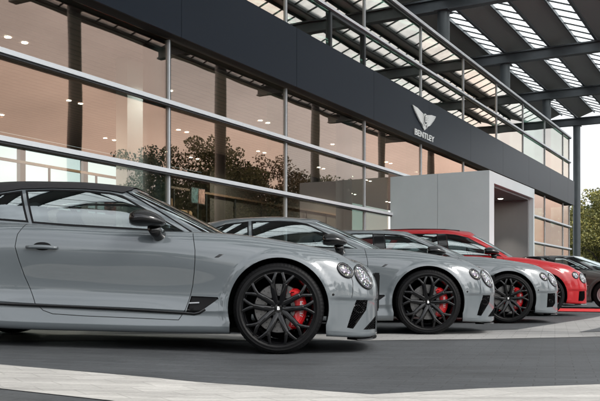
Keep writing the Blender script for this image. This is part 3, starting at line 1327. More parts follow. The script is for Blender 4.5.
def car_body(cfg):
    """returns half shell grid; cfg: fx(x, y)->x, fz(x, z)->z, wy width factor"""
    fx, fz, wy = cfg['fx'], cfg['fz'], cfg.get('wy', 1)
    plan = np.array(PLAN)
    plan = np.concatenate([plan[2:0:-1] * [1, -1], plan, plan[-2:-4:-1] * [1, -1]])
    t = np.concatenate([[0], np.cumsum(np.linalg.norm(np.diff(plan, axis=0), axis=1))])
    dp = (nat_spline(t, plan, t + 1e-3) - nat_spline(t, plan, t - 1e-3))[2:-2]
    net = []
    for i, (x, y) in enumerate(PLAN):
        tx, ty = dp[i] / np.linalg.norm(dp[i])
        nx, ny = -ty, tx
        if ny * 1 + nx * 0 < 0 and abs(ny) > .2:
            nx, ny = -nx, -ny
        if i == 0:
            nx, ny = 1, 0
        if i == len(PLAN) - 1:
            nx, ny = -1, 0
        if i < 3 and nx < 0 or i > 13 and nx > 0:
            nx, ny = -nx, -ny
        lv = pinterp(i, KEYS)[[0, 1, 2, 3, 3, 4, 5, 6, 6, 7, 8, 9, 10, 11, 12, 13, 14, 15]]
        row = [(x - nx * d, (y - ny * d), z) for d, z in lv]
        xs_, zs_ = SPINE[i]
        p = np.array(row[-1])
        q = np.array((xs_, 0, zs_))
        m1 = p + (q - p) * .28
        m1[2] = p[2] + (q[2] - p[2]) * .55 + .004
        m2 = p + (q - p) * .62
        m2[2] = q[2] + .002
        row += [tuple(m1), tuple(m2), tuple(q)]
        net.append(row)
    G, lv, sp, st = loft(net, .024, 5)
    # bumper crease and wheel-arch lips
    X, Y, Z = G[..., 0], G[..., 1], G[..., 2]
    RA = cfg['arch_r'] / cfg.get('sx', 1)

    def sm(a):
        a = np.clip(a, 0, 1)
        return a * a * (3 - 2 * a)
    for cx in (0, -2.85):
        r = np.hypot(X - cx, Z - .378)
        lip = sm((RA + .058 - r) / .016) * (Y > .5) * sm((Z - .17) / .1)
        Y += .011 * lip
    k = sm((.475 - Z) / .016) * sm((X - .40) / .06) * sm((Z - .14) / .05)
    Y -= .010 * k * (Y > .05)
    X -= .008 * k
    Xn = np.vectorize(fx)(X)
    Zn = np.vectorize(fz)(X, Z)
    G[..., 0], G[..., 2] = Xn, Zn
    G[..., 1] *= wy
    return G


def build_house(base, rail, spine, bulge=.022, ds=.03):
    net = []
    for b, r, s in zip(base, rail, spine):
        b, r, s = np.array(b, float), np.array(r, float), np.array(s, float)
        d = r - b
        out = np.array([0, 0, 0.])
        h = np.array([b[0] - (-1.9), b[1] * 1.6, 0])
        h = h / (np.linalg.norm(h) + 1e-9)
        row = [b, b + d * .25 + h * bulge * .75, b + d * .5 + h * bulge, b + d * .75 + h * bulge * .8, b + d * .93 + h * bulge * .3, r]
        e = s - r
        row += [r + e * .12 + np.array([0, 0, .35 * e[2]]), r + e * .4 + np.array([0, 0, .38 * e[2]]), r + e * .7 + np.array([0, 0, .26 * e[2]]), s]
        net.append([tuple(p) for p in row])
    return loft(net, ds, 5)


# ------------------------------------------------------------------ wheels
WCACHE = {}


def wheel_meshes(style):
    if style in WCACHE:
        return WCACHE[style]
    out = {}
    # tyre, outer face at y=0 looking towards +y
    rr = .3755
    rim_r = .298 if style != 'classic' else .235
    prof = [(-.02, rim_r - .006), (-.008, rim_r), (-.004, rim_r + .006), (.0005, rim_r + .018), (.0035, rim_r + .020), (.0035, rim_r + .023), (.001, rim_r + .026), (.003, (rim_r + rr) / 2 + .005), (-.002, rr - .032), (-.010, rr - .018), (-.022, rr - .007), (-.040, rr - .001), (-.075, rr)]
    prof += [(-.0752, rr - .008), (-.083, rr - .008), (-.0832, rr), (-.13, rr), (-.1302, rr - .008), (-.138, rr - .008), (-.1382, rr), (-.19, rr), (-.1902, rr - .008), (-.198, rr - .008), (-.1982, rr)]
    prof += [(-.235, rr - .001), (-.253, rr - .007), (-.267, rr - .02), (-.275, rr - .045), (-.272, rim_r + .02), (-.26, rim_r)]
    m = MB(); m.lathe_y(prof, 288)
    for i_, (x_, y_, z_) in enumerate(m.V):
        r_ = math.hypot(x_, z_)
        if (i_ % 288) % 4 == 0 and r_ > rr - .022 and (y_ > -.076 or y_ < -.23):
            k_ = (r_ - .003) / r_
            m.V[i_] = (x_ * k_, y_ - (.001 if y_ > -.03 else 0), z_ * k_)
    out['tyre'] = (m.V, m.F, 'tyre', True)
    if style == 'classic':
        m = MB()
        m.lathe_y([(-.02, .0), (.012, .02), (.014, .06), (.006, .10), (-.004, .12), (-.002, .15), (.006, .165), (.004, .185), (-.012, .19), (-.014, .215), (.004, .225), (.006, .236), (-.004, .242)], 64)
        out['rim'] = (m.V, m.F, 'hubcap', True)
        WCACHE[style] = out
        return out
    bm = bmesh.new()
    m = MB()
    for p in range(5):
        pc = math.pi / 2 + p * 2 * math.pi / 5
        for sg in (-1, 1):
            a0 = pc + sg * R(18)
            a1 = pc + sg * R(14.5)

            def pt(r, a, y):
                return (r * math.cos(a), y, r * math.sin(a))
            fk = .205
            am = (a0 + a1) / 2
            m.sweep([pt(.042, a0 + sg * R(8), -.044), pt(.075, a0 + sg * R(3), -.036), pt(.115, a0, -.026), pt(.16, am, -.017), pt(fk, a1, -.011), pt(fk + .014, a1, -.011)],
                    [.052, .051, .049, .047, .044, .030], [.055, .055, .055, .053, .05, .03])
            for q in (-1, 1):
                L = [(.186, .3), (fk, 1.2), (.23, 3.4), (.255, 5.9), (.278, 8.2), (.293, 9.6)]
                m.sweep([pt(r, a1 + q * R(da), -.011 - .004 * max(0, (r - .26) / .03)) for r, da in L], [.022, .030, .032, .030, .028, .030], [.035, .046, .046, .043, .04, .036])
    me = bpy.data.meshes.new('tmp')
    me.from_pydata(m.V, [], m.F)
    bm.from_mesh(me)
    bpy.data.meshes.remove(me)
    bm.verts.ensure_lookup_table()
    V = [tuple(v.co) for v in bm.verts]
    F = [tuple(v.index for v in f.verts) for f in bm.faces]
    bm.free()
    m2 = MB()
    m2.lathe_y([(-.014, .283), (-.003, .290), (-.003, .299), (-.014, .302)], 96)
    m2.lathe_y([(-.014, .283), (-.03, .276), (-.06, .266), (-.16, .258), (-.24, .26)], 64)
    m2.lathe_y([(-.058, .078), (-.028, .074), (-.020, .066), (-.022, .036), (-.018, .034), (-.016, .0)], 48)
    m2.tube([(0, -.02, 0), (0, -.0205, 0)], .02, 8)
    for p in range(5):
        a = math.pi / 2 + p * 2 * math.pi / 5 
        c = (.054 * math.cos(a), 0, .054 * math.sin(a))
        m2.tube([(c[0], -.04, c[2]), (c[0], -.012, c[2]), (c[0], -.0115, c[2])], [.0115, .0105, .004], 10)
    V2, F2 = join((V, F), (m2.V, m2.F))
    out['rim'] = (V2, F2, 'rim_black', False)
    m = MB()
    m.lathe_y([(-.088, .10), (-.082, .104), (-.082, .2), (-.086, .205), (-.112, .205), (-.116, .2), (-.116, .1)], 72)
    m.lathe_y([(-.082, .145), (-.0805, .146), (-.0805, .15), (-.082, .151)], 72)
    m.cur = 1
    for q in range(24):
        for r_, da in ((.118, 0), (.158, .4), (.186, .8)):
            a = (q + da) * math.pi / 12
            m.tube([(r_ * math.cos(a), -.0822, r_ * math.sin(a)), (r_ * math.cos(a), -.0812, r_ * math.sin(a))], .0042, 6)
    out['brake_disc'] = (m.V, m.F, ('disc_steel', 'lining', m.mi), False)
    # caliper on the leading side
    bmc = bmesh.new()
    n = 14
    ring = []
    for i in range(n + 1):
        a = R(-56) + R(112) * i / n
        ends = min(i, n - i) / n
        ro = .232 - .03 * max(0, (.16 - ends) / .16) ** 2
        ri = .138 + .02 * max(0, (.16 - ends) / .16) ** 2
        row = []
        for r, y in ((ri, -.125), (ri, -.060), (ri + .03, -.046), (ro - .028, -.046), (ro, -.066), (ro, -.125)):
            row.append(bmc.verts.new((r * math.cos(a), y, r * math.sin(a))))
        ring.append(row)
    for i in range(n):
        for k in range(6):
            bmc.faces.new((ring[i][k], ring[i][(k + 1) % 6], ring[i + 1][(k + 1) % 6], ring[i + 1][k]))
    bmc.faces.new(ring[0])
    bmc.faces.new(ring[-1][::-1])
    bmesh.ops.recalc_face_normals(bmc, faces=bmc.faces[:])
    bmesh.ops.bevel(bmc, geom=[e for e in bmc.edges if e.calc_face_angle(0) > .5], offset=.006, segments=2, affect='EDGES')
    bmc.verts.ensure_lookup_table()
    V = [tuple(v.co) for v in bmc.verts]
    F = [tuple(v.index for v in f.verts) for f in bmc.faces]
    bmc.free()
    m2 = MB()
    for a in (-40, -14, 14, 40):
        c = (.205 * math.cos(R(a)), 0, .205 * math.sin(R(a)))
        m2.tube([(c[0], -.05, c[2]), (c[0], -.040, c[2])], .010, 10)
    V, F = join((V, F), (m2.V, m2.F))
    out['caliper'] = (V, F, 'caliper_red', False)
    TV, TF = text_geo('BENTLEY', .032, .001, .0008)
    # reads downwards on the caliper face, seen from outside (+y)
    out['caliper_text'] = ([(.186 + v.y, -.0440 + v.z, v.x) for v in TV], TF, 'letter_white', False)
    TV, TF = text_geo('B', .038, .001, .002)
    out['cap_letter'] = ([(-v.x, -.0140 + v.z, v.y) for v in TV], TF, 'letter_white', False)
    WCACHE[style] = out
    return out


WMESH = {}


def wheel(parent, x, y, z, side, scale=1.0, style='sport'):
    """side -1: outer face towards -y (the viewed side)"""
    src = wheel_meshes(style)
    root = None
    for nm, part in (('tyre', 'wheel'), ('rim', 'rim'), ('brake_disc', 'brake_disc'), ('caliper', 'caliper'), ('caliper_text', 'caliper_lettering'), ('cap_letter', 'hub_letter')):
        if nm not in src:
            continue
        key = (style, nm, side)
        V, F, mt, smo = src[nm]
        if key not in WMESH:
            if side < 0:
                if nm in ('caliper_text', 'cap_letter'):
                    # lettering is turned, not mirrored, so that it still reads
                    if nm == 'cap_letter':
                        VF = ([(-a, -b, c) for a, b, c in V], F)
                    else:
                        VF = ([(a, -b, -c) for a, b, c in V], F)
                else:
                    VF = mirror((V, F))
            else:
                VF = (V, F)
            if isinstance(mt, tuple):
                o = mesh_obj(part, VF[0], VF[1], None, root, smo, mats=mt[:2], midx=mt[2])
            else:
                o = mesh_obj(part, VF[0], VF[1], mt, root, smo)
            if nm == 'rim':
                for p_ in o.data.polygons:
                    p_.use_smooth = True
                o.data.set_sharp_from_angle(angle=R(35))
            if nm == 'tyre':
                o.data.set_sharp_from_angle(angle=R(50))
            if nm in ('caliper', 'brake_disc'):
                for p_ in o.data.polygons:
                    p_.use_smooth = True
                o.data.set_sharp_from_angle(angle=R(30))
            WMESH[key] = o.data
        else:
            o = bpy.data.objects.new(part, WMESH[key])
            link(o, root)
        if root is None:
            root = o
            o.parent = parent
            o.location = (x, y, z)
            o.scale = (scale,) * 3
    return root


# ------------------------------------------------------------------ one car


def make_car(name, cfg):
    root = empty(name)
    paint = cfg['paint']
    fx, fz = cfg['fx'], cfg['fz']

    def fp(poly):
        return [(fx(x), fz(x, z)) for x, z in poly]
    G = car_body(cfg)
    ns, nl = G.shape[:2]
    V = [tuple(p) for p in G.reshape(-1, 3)]
    F = grid_faces(ns, nl)
    # make faces look outwards
    a, b, c = (Vector(V[i]) for i in F[(ns // 2) * (nl - 1) + nl // 3][:3])
    if (b - a).cross(c - b).y < 0:
        F = [f[::-1] for f in F]
    S = Surf(V, F)
    bm = bmesh.new()
    bv = [bm.verts.new(v) for v in V]
    for f in F:
        try:
            bm.faces.new([bv[i] for i in f])
        except ValueError:
            pass
    bmesh.ops.remove_doubles(bm, verts=bm.verts, dist=1e-6)
    side = lambda c: c.y > .45
    # open the deck under the cabin
    cab = cfg['cabin']
    rem = [f for f in bm.faces if in_poly((f.calc_center_median().x, f.calc_center_median().y), cab) and f.calc_center_median().z > fz(0, .8)]
    bmesh.ops.delete(bm, geom=rem, context='FACES')
    # wheel arches
    ra = cfg['arch_r']
    for cx in (0, cfg['rear_x']):
        arc = [(cx + ra * math.cos(R(t)), cfg['axle_z'] + ra * math.sin(R(t))) for t in np.linspace(-18, 198, 40)]
        poly = arc + [(cx - ra * .97, .0), (cx + ra * .97, 0)]
        bmesh.ops.delete(bm, geom=cut(bm, poly, side), context='FACES')
    # lining: an inner skin, just behind the panels
    lin = bmesh.new()
    me = bpy.data.meshes.new('tmp')
    bm.to_mesh(me)
    lin.from_mesh(me)
    bpy.data.meshes.remove(me)
    lin.normal_update()
    for v in lin.verts:
        v.co = v.co - v.normal * .016
        v.co.y = max(v.co.y, 0)
    LV, LF = [tuple(v.co) for v in lin.verts], None
    lin.verts.ensure_lookup_table()
    lin.verts.index_update()
    LF = [tuple(v.index for v in f.verts) for f in lin.faces]
    lin.free()
    LV, LF = two_sides((LV, LF))
    # wheel houses and floor close the underside
    mb = MB()
    for cx in (0, cfg['rear_x']):
        for sg in (-1, 1):
            n = 24
            for i in range(n):
                t0, t1 = R(-10 + 200 * i / n), R(-10 + 200 * (i + 1) / n)
                rr = ra + .02
                ys = (sg * .40, sg * .915 * cfg.get('wy', 1))
                VV = [(cx + rr * math.cos(t), y, cfg['axle_z'] + rr * math.sin(t)) for t in (t0, t1) for y in ys]
                mb.add(VV, [(0, 1, 3, 2)])
            VV = [(cx + (ra + .02) * math.cos(R(t)), sg * .40, cfg['axle_z'] + (ra + .02) * math.sin(R(t))) for t in np.linspace(-10, 190, 25)]
            mb.add(VV, [tuple(range(25))])
    xf, xr = fx(.72), fx(-3.7)
    mb.add([(xf, -.7, .19), (xf, .7, .19), (xr, .7, .22), (xr, -.7, .22)], [(0, 1, 2, 3)])
    for p, q in (((fx(-.42)), fx(-2.42)),):
        mb.add([(p, -.86, .185), (p, .86, .185), (q, .86, .185), (q, -.86, .185)], [(0, 1, 2, 3)])
    LV, LF = join((LV, LF), (mb.V, mb.F))
    mesh_obj('inner_lining', LV, LF, 'lining', root, True)

    # ---- doors
    doors = []
    for poly, hnd in cfg['doors']:
        inside = cut(bm, poly, side)
        bm.faces.ensure_lookup_table()
        inner = cut(bm, inset(poly, .0055), side)
        inner_s = set(inner)
        gap = [f for f in bm.faces if f not in inner_s and side(f.calc_center_median()) and in_poly((f.calc_center_median().x, f.calc_center_median().z), poly) and f.calc_center_median().z > .1]
        bmesh.ops.delete(bm, geom=gap, context='FACES')
        DV = take(bm, [f for f in inner if f.is_valid])
        doors.append((DV, hnd))
    # ---- openings in the bumper and behind the front wheel
    for poly in cfg['openings']:
        bmesh.ops.delete(bm, geom=cut(bm, poly, side if cfg.get('open_side', True) else (lambda c: c.y > .2)), context='FACES')
    bm.verts.index_update()
    BV = ([tuple(v.co) for v in bm.verts], [tuple(v.index for v in f.verts) for f in bm.faces])
    bm.free()
    body = mesh_obj('body', *two_sides(BV), paint, root, True)
    weld_obj(body)
    dobjs = {}
    for k, (DV, hnd) in enumerate(doors):
        for sg in (-1, 1):
            VF = DV if sg > 0 else mirror(DV)
            d = mesh_obj('door', VF[0], VF[1], paint, root, True)
            weld_obj(d)
            dobjs[(k, sg)] = d
            hx, hz = hnd
            # handle: dark patch painting the shade of its hollow, and a bar
            bowl_shade = S.patch(ellipse(hx + .0, hz + .012, .075, .034, 0, 24), .0015, 4, .004)
            bar = MB()
            pts, rad = [], []
            for i in range(9):
                t = i / 8
                p, nn = S.hit(hx - .128 + .256 * t, hz + .004 * math.sin(t * 3.14))
                pts.append(p + nn * (.012 + .016 * math.sin(t * math.pi)))
                rad.append(.0135 + .004 * math.sin(t * math.pi))
            bar.tube(pts, rad, 10)
            bw = bowl_shade if sg > 0 else mirror(bowl_shade)
            br = (bar.V, bar.F) if sg > 0 else mirror((bar.V, bar.F))
            h = mesh_obj('handle', br[0], br[1], cfg.get('handle_mat', paint), d, True)
            mesh_obj('handle_shade', bw[0], bw[1], 'black_trim', d, True)

    def both(nm, VF, mat, parent=None, smooth=True):
        o = None
        for sg in (-1, 1):
            q = VF if sg > 0 else mirror(VF)
            par = parent if parent else root
            o = mesh_obj(nm, q[0], q[1], mat, par, smooth)
        return o

    # ---- lamps
    for (cx, cz, la, lb, ang) in cfg['lamps']:
        pl = ellipse(cx, cz, la * .97, lb * .97, ang)
        both('headlamp', S.patch(inset(pl, .013), .004, 7, .004, .012), 'lamp_lens')
        both('lamp_bezel', S.ring(pl, .018, .009), 'black_gloss')
    # ---- dark inserts behind the openings
    for poly, kind in cfg['inserts']:
        both(kind, S.patch(inset(poly, -.004), -.012, 5, .02), 'black_trim')
    for line, wd, off, mt, nm in cfg['ribbons']:
        both(nm, S.ribbon(line, wd, off), mt)
    for poly, off, mt, nm in cfg['patches']:
        both(nm, S.patch(poly, off, 3, .004), mt)
    for poly, kind in cfg['inserts']:
        if kind != 'bumper_intake':
            continue
        VVm, FFm = [], []
        xs_ = [p[0] for p in poly]
        zs_ = [p[1] for p in poly]
        for sl in (1, -1):
            for c0 in np.arange(-1.5, 1.5, .022):
                pts = [(x, c0 + sl * x) for x in np.arange(min(xs_), max(xs_), .006)]
                pts = [p for p in pts if in_poly(p, inset(poly, .004))]
                if len(pts) > 2:
                    a_ = S.ribbon(pts, .004, -.009, .0)
                    VVm, FFm = join((VVm, FFm), a_)
        if VVm:
            both('intake_mesh', (VVm, FFm), 'mesh_grey')
    if cfg.get('fog'):
        cx, cz, r_ = cfg['fog']
        both('intake_tube', S.ring(ellipse(cx, cz, r_, r_ * 1.45, R(70), 24), .018, -.004, .02), 'black_gloss')
    if cfg.get('splitter'):
        x0, zz, mt = cfg['splitter']
        VV, FF = [], []
        pts = []
        for i in range(30):
            t = i / 29
            # follow the lower outline round the nose
            jj = int(t * (ns * .14))
            p = G[jj, 7]
            pts.append(p)
        for p in pts:
            for dy, dz in ((-.16, .002), (.002, .006), (.003, .014), (-.16, .022)):
                d = Vector((p[0] - .2, p[1], 0)).normalized()
                VV.append((p[0] + d.x * dy, p[1] + d.y * dy, zz + dz))
        for i in range(len(pts) - 1):
            for k in range(4):
                a_ = i * 4 + k
                b_ = i * 4 + (k + 1) % 4
                FF.append((a_, a_ + 4, b_ + 4, b_))
        VF = two_sides((VV, FF))
        mesh_obj('splitter', VF[0], VF[1], mt, root, True)
    # grille and tail lamps
    gx = G[0, nl // 3][0] - .012
    mb = MB()
    gz0, gz1, gw = cfg['grille']
    gw = min(gw, .27)
    mb.box(gx - .03, gx + .010, -gw, gw, gz0, gz1)
    g = mb.build('grille', 'black_trim', root)
    mb = MB()
    for yy in np.linspace(-gw + .03, gw - .03, 22):
        mb.box(gx + .0105, gx + .016, yy - .006, yy + .006, gz0 + .02, gz1 - .02)
    mb.build('grille_bar', 'black_gloss', g)
    both('tail_lamp', S.patch(ellipse(fx(-3.74), fz(-3.7, .76), .07, .05, .1, 24), .004, 4, .004, .008), 'tail_red')

    # ---- greenhouse
    hb = cfg['house']
    HG, hl, hs_, hst = build_house(hb['base'], hb['rail'], hb['spine'], hb.get('bulge', .022))
    hn, hm = HG.shape[:2]
    HV = [tuple(p) for p in HG.reshape(-1, 3)]
    HF = grid_faces(hn, hm)
    a, b, c = (Vector(HV[i]) for i in HF[(hn // 2) * (hm - 1) + 4][:3])
    if (b - a).cross(c - b).y < 0:
        HF = [f[::-1] for f in HF]
    HS = Surf(HV, HF)
    # windscreen and rear window come straight from the grid
    ws_s = hst[2] * .45 + hst[3] * .55
    rw_s = hst[-3] * .4 + hst[-2] * .6
    jt = int(hm * .50)
    ws_f, rw_f, rest = [], [], []
    for i in range(hn - 1):
        s_ = (hs_[i] + hs_[i + 1]) / 2
        for j in range(hm - 1):
            f = HF[i * (hm - 1) + j]
            if s_ < ws_s and j < jt:
                ws_f.append(f)
            elif s_ > rw_s and 4 < j < jt - 2:
                rw_f.append(f)
            else:
                rest.append(f)

    def sub(faces):
        used = sorted(set(i for f in faces for i in f))
        mp_ = {i: k for k, i in enumerate(used)}
        return [HV[i] for i in used], [tuple(mp_[i] for i in f) for f in faces]
    for nm, ff in (('windscreen', ws_f), ('rear_window', rw_f)):
        o = mesh_obj(nm, *two_sides(sub(ff)), 'car_glass', root, True)
        weld_obj(o)
    hbm = bmesh.new()
    rv, rf = sub(rest)
    vv = [hbm.verts.new(v) for v in rv]
    for f in rf:
        try:
            hbm.faces.new([vv[i] for i in f])
        except ValueError:
            pass
    hside = lambda c: c.y > .25
    for poly, dk in hb['windows']:
        outer = cut(hbm, poly, hside)
        inner = cut(hbm, inset(poly, .016), hside)
        si = set(inner)
        ringf = [f for f in hbm.faces if f not in si and hside(f.calc_center_median()) and in_poly((f.calc_center_median().x, f.calc_center_median().z), poly)]
        GV = take(hbm, [f for f in inner if f.is_valid])
        RV = take(hbm, [f for f in ringf if f.is_valid])
        for sg in (-1, 1):
            q = GV if sg > 0 else mirror(GV)
            par = dobjs.get((dk, sg), root)
            o = mesh_obj('side_window', q[0], q[1], 'car_glass', par, True)
            q = RV if sg > 0 else mirror(RV)
            # trim stands 3 mm proud
            o = mesh_obj('window_trim', [(x, y + sg * .003, z) for x, y, z in q[0]], q[1], 'black_trim', par, True)
    for poly, mt, nm in hb.get('panels', []):
        PV_ = take(hbm, cut(hbm, poly, lambda c: True))
        if nm == 'door_pillar':
            both(nm, ([(x, y + .003, z) for x, y, z in PV_[0]], PV_[1]), mt)
            continue
        thick = .012
        o = mesh_obj(nm, *two_sides(PV_), mt, root, True)
        weld_obj(o)
        o.data.update()
        bmn = bmesh.new(); bmn.from_mesh(o.data); bmn.normal_update()
        for v in bmn.verts:
            v.co += v.normal * hb.get('panel_lift', .008)
        bmn.to_mesh(o.data); bmn.free()
    hbm.verts.index_update()
    RV = ([tuple(v.co) for v in hbm.verts], [tuple(v.index for v in f.verts) for f in hbm.faces])
    hbm.free()
    o = mesh_obj(hb.get('frame_name', 'roof'), *two_sides(RV), hb.get('frame_mat', paint), root, True)
    weld_obj(o)
    # dark headlining inside the roof
    jl = int(hm * .56)
    lv = []
    for i in range(hn):
        for j in range(jl, hm):
            p = HG[i, j]
            lv.append((p[0], p[1] * .985, p[2] - .02))
    n2 = hm - jl
    lf = [(i * n2 + j, i * n2 + j + 1, (i + 1) * n2 + j + 1, (i + 1) * n2 + j) for i in range(hn - 1) for j in range(n2 - 1)]
    mesh_obj('headlining', *two_sides((lv, lf)), 'dark_leather', root, True)
    for pts, rad, mt, nm in hb.get('bars', []):
        mb = MB()
        line = []
        for x, z in pts:
            p, nn = HS.hit(x, z)
            line.append(p + nn * .002)
        mb.tube(line, rad, 8)
        both(nm, (mb.V, mb.F), mt)

    # ---- door mirrors
    mx_, my_, mz_ = cfg['mirror']
    bmm = bmesh.new()
    bmesh.ops.create_uvsphere(bmm, u_segments=28, v_segments=18, radius=1)
    for v in bmm.verts:
        x, y, z = v.co
        x = max(x, -.80)
        tz = .072 * (1 - .22 * x) * (1 + .0 * y)
        if z < 0:
            tz *= .88
        v.co = Vector((mx_ + .157 * x, my_ + .115 * y - .02 * x, mz_ + tz * z + .012 * (1 - x * x) - .018 * max(0, x)))
    bmm.verts.index_update()
    MV = ([tuple(v.co) for v in bmm.verts], [tuple(v.index for v in f.verts) for f in bmm.faces])
    bmm.free()
    mb = MB()
    mb.tube([(mx_ + .085, my_ - .30, mz_ - .135), (mx_ + .08, my_ - .17, mz_ - .125), (mx_ + .065, my_ - .08, mz_ - .095), (mx_ + .055, my_ - .03, mz_ - .05)], [.062, .06, .05, .055], 14)
    for sg in (-1, 1):
        q = MV if sg > 0 else mirror(MV)
        o = mesh_obj('door_mirror', q[0], q[1], 'black_gloss', root, True)
        q = (mb.V, mb.F) if sg > 0 else mirror((mb.V, mb.F))
        mesh_obj('mirror_foot', q[0], q[1], 'black_gloss', o, True)

    # ---- wheels
    for cx in (0, cfg['rear_x']):
        for sg in (-1, 1):
            wheel(root, cx, sg * (cfg.get('track_y', .948)), .3755 * cfg.get('wheel_s', 1), sg, cfg.get('wheel_s', 1), cfg.get('wheel_style', 'sport'))
    # ---- seats, dashboard, steering wheel
    sz = cfg.get('seat_z', 0)
    for (xs_, ys_) in cfg['seats']:
        b_ = rbox_bm(.52, .50, .18, .07, 4, (xs_, ys_, .50 + sz))
        st = bm_obj('seat', b_, 'leather', root, True)
        b_ = rbox_bm(.16, .48, .62, .07, 4, (xs_ - .33, ys_, .80 + sz), (0, R(-16), 0), taper=(.8, .8))
        bm_obj('seat_back', b_, 'leather', st, True)
        b_ = rbox_bm(.11, .26, .20, .05, 4, (xs_ - .45, ys_, 1.14 + sz), (0, R(-12), 0))
        bm_obj('headrest', b_, 'leather', st, True)
    b_ = rbox_bm(.42, 1.42, .26, .09, 4, (cfg['dash_x'], 0, .90 + sz))
    bm_obj('dashboard', b_, 'dark_leather', root, True)
    mb = MB()
    cxw = cfg['dash_x'] - .36
    ring = [(cxw + .07 * math.sin(t) * -1, .38 * -1 + .185 * math.cos(t), .93 + sz + .17 * math.sin(t)) for t in np.linspace(0, 2 * math.pi, 33)]
    mb.tube(ring, .015, 8, False)
    mb.bar((cxw, -.38 - .17, .93 + sz), (cxw, -.38 + .17, .93 + sz), .03, .02)
    mb.bar((cxw, -.38, .93 + sz), (cxw + .2, -.38, .88 + sz), .05, .05)
    mb.build('steering_wheel', 'dark_leather', root, True)
    return root

# ------------------------------------------------------------------ the five kinds of car


def cabin(f, dx=0):
    return [(-.62, -.1), (-.64, .0), (-.74, .5), (-.97, .715), (-2.3 + dx * .6, .74), (-2.75 + dx, .60), (-2.92 + dx, .3), (-2.92 + dx, -.1)]


LAMPS = [(.693, .652, .122, .062, R(-56)), (.537, .700, .082, .050, R(-41))]
INTAKE = [(.640, .461), (.738, .459), (.727, .378), (.618, .221), (.566, .230), (.603, .356)]
CORNER = [(.822, .325), (.822, .209), (.706, .212)]
VENT = [(-.722, .457), (-.50, .453), (-.494, .440), (-.634, .336), (-.676, .317), (-.757, .315), (-.748, .36)]
GT_DOOR = [(-2.12, 1.15), (-2.13, 1.03), (-2.180, .93), (-2.189, .826), (-2.157, .71), (-2.114, .58), (-2.06, .46), (-2.009, .355), (-1.95, .303), (-1.866, .276), (-1.60, .266), (-1.297, .262),
           (-.816, .255), (-.76, .345), (-.727, .455), (-.709, .538), (-.697, .65), (-.691, .751), (-.694, .834), (-.715, .93), (-.735, 1.0), (-.735, 1.15)]


def base_cfg(paint):
    return dict(paint=paint, fx=lambda x: x, fz=lambda x, z: z, arch_r=.414, axle_z=.378, rear_x=-2.85, cabin=cabin(None),
                doors=[(GT_DOOR, (-1.963, .822))], openings=[INTAKE, CORNER, VENT],
                inserts=[(INTAKE, 'bumper_intake'), (CORNER, 'bumper_intake'), (VENT, 'side_vent')],
                lamps=LAMPS, fog=(.668, .385, .038),
                ribbons=[([(-2.42, .352), (-2.303, .349), (-1.8, .341), (-1.299, .331), (-.76, .314), (-.69, .310), (-.645, .322), (-.60, .352)], .022, .004, 'black_gloss', 'sill_strip'),
                         ([(-.735, .398), (-.652, .404)], .016, .0, 'satin_silver', 'vent_blade'),
                         ([(.345, .905), (.40, .878), (.47, .795), (.60, .790)], .004, .0015, 'black_trim', 'bonnet_seam'),
                         ([(.59, .655), (.604, .61), (.606, .55), (.60, .478)], .004, .0015, 'black_trim', 'bumper_seam')],
                patches=[([(-.535, .778), (-.500, .780), (-.459, .806), (-.495, .805)], .003, 'black_gloss', 'wing_badge'),
                         (ellipse(.445, .50, .010, .010, 0, 14), .002, 'black_trim', 'parking_sensor'),
                         (ellipse(.705, .432, .009, .009, 0, 14), .002, 'black_trim', 'parking_sensor')],
                splitter=(0, .118, 'black_gloss'), grille=(.36, .70, .36), mirror=(-1.085, 1.025, 1.064),
                seats=[(-1.75, .38), (-1.75, -.38), (-2.5, .34), (-2.5, -.34)], dash_x=-.92)


R10 = range(10)


def convertible():
    c = base_cfg('grey_paint')
    c['house'] = dict(
        base=[(-.46, 0, .985), (-.48, .35, .985), (-.56, .66, .98), (-.70, .80, .965), (-1.15, .825, .98), (-2.0, .83, 1.01), (-2.5, .82, 1.03), (-2.85, .73, 1.03), (-3.05, .45, 1.02), (-3.1, 0, 1.02)],
        rail=[(-1.29, 0, 1.372), (-1.30, .25, 1.37), (-1.33, .45, 1.358), (-1.40, .565, 1.328), (-1.62, .60, 1.355), (-2.05, .61, 1.36), (-2.5, .60, 1.345), (-2.78, .52, 1.31), (-2.9, .3, 1.31), (-2.93, 0, 1.31)],
        spine=[(-1.46, 0, 1.412), (-1.5, 0, 1.418), (-1.58, 0, 1.428), (-1.68, 0, 1.438), (-1.85, 0, 1.446), (-2.1, 0, 1.45), (-2.35, 0, 1.445), (-2.5, 0, 1.435), (-2.6, 0, 1.42), (-2.66, 0, 1.41)],
        windows=[([(-.80, .985), (-1.39, 1.303), (-1.50, 1.325), (-1.72, 1.338), (-2.0, 1.338), (-2.225, 1.325), (-2.095, 1.03), (-1.82, 1.016), (-1.317, 1.0)], 0),
                 ([(-2.125, 1.035), (-2.255, 1.32), (-2.45, 1.285), (-2.70, 1.17), (-2.80, 1.085), (-2.6, 1.06)], 9)],
        panels=[([(-1.372, 1.60), (-1.345, 1.36), (-1.400, 1.322), (-1.50, 1.334), (-1.72, 1.345), (-2.0, 1.345), (-2.26, 1.330), (-2.46, 1.293), (-2.72, 1.175), (-2.82, 1.07), (-2.84, .9), (-3.4, .9), (-3.4, 1.6)], 'soft_top', 'soft_top')],
        frame_name='windscreen_frame', panel_lift=.010,
        bars=[([(-.745, .985), (-1.0, 1.135), (-1.25, 1.272), (-1.375, 1.34)], .007, 'black_trim', 'window_seal')])
    return make_car('convertible_car', c)


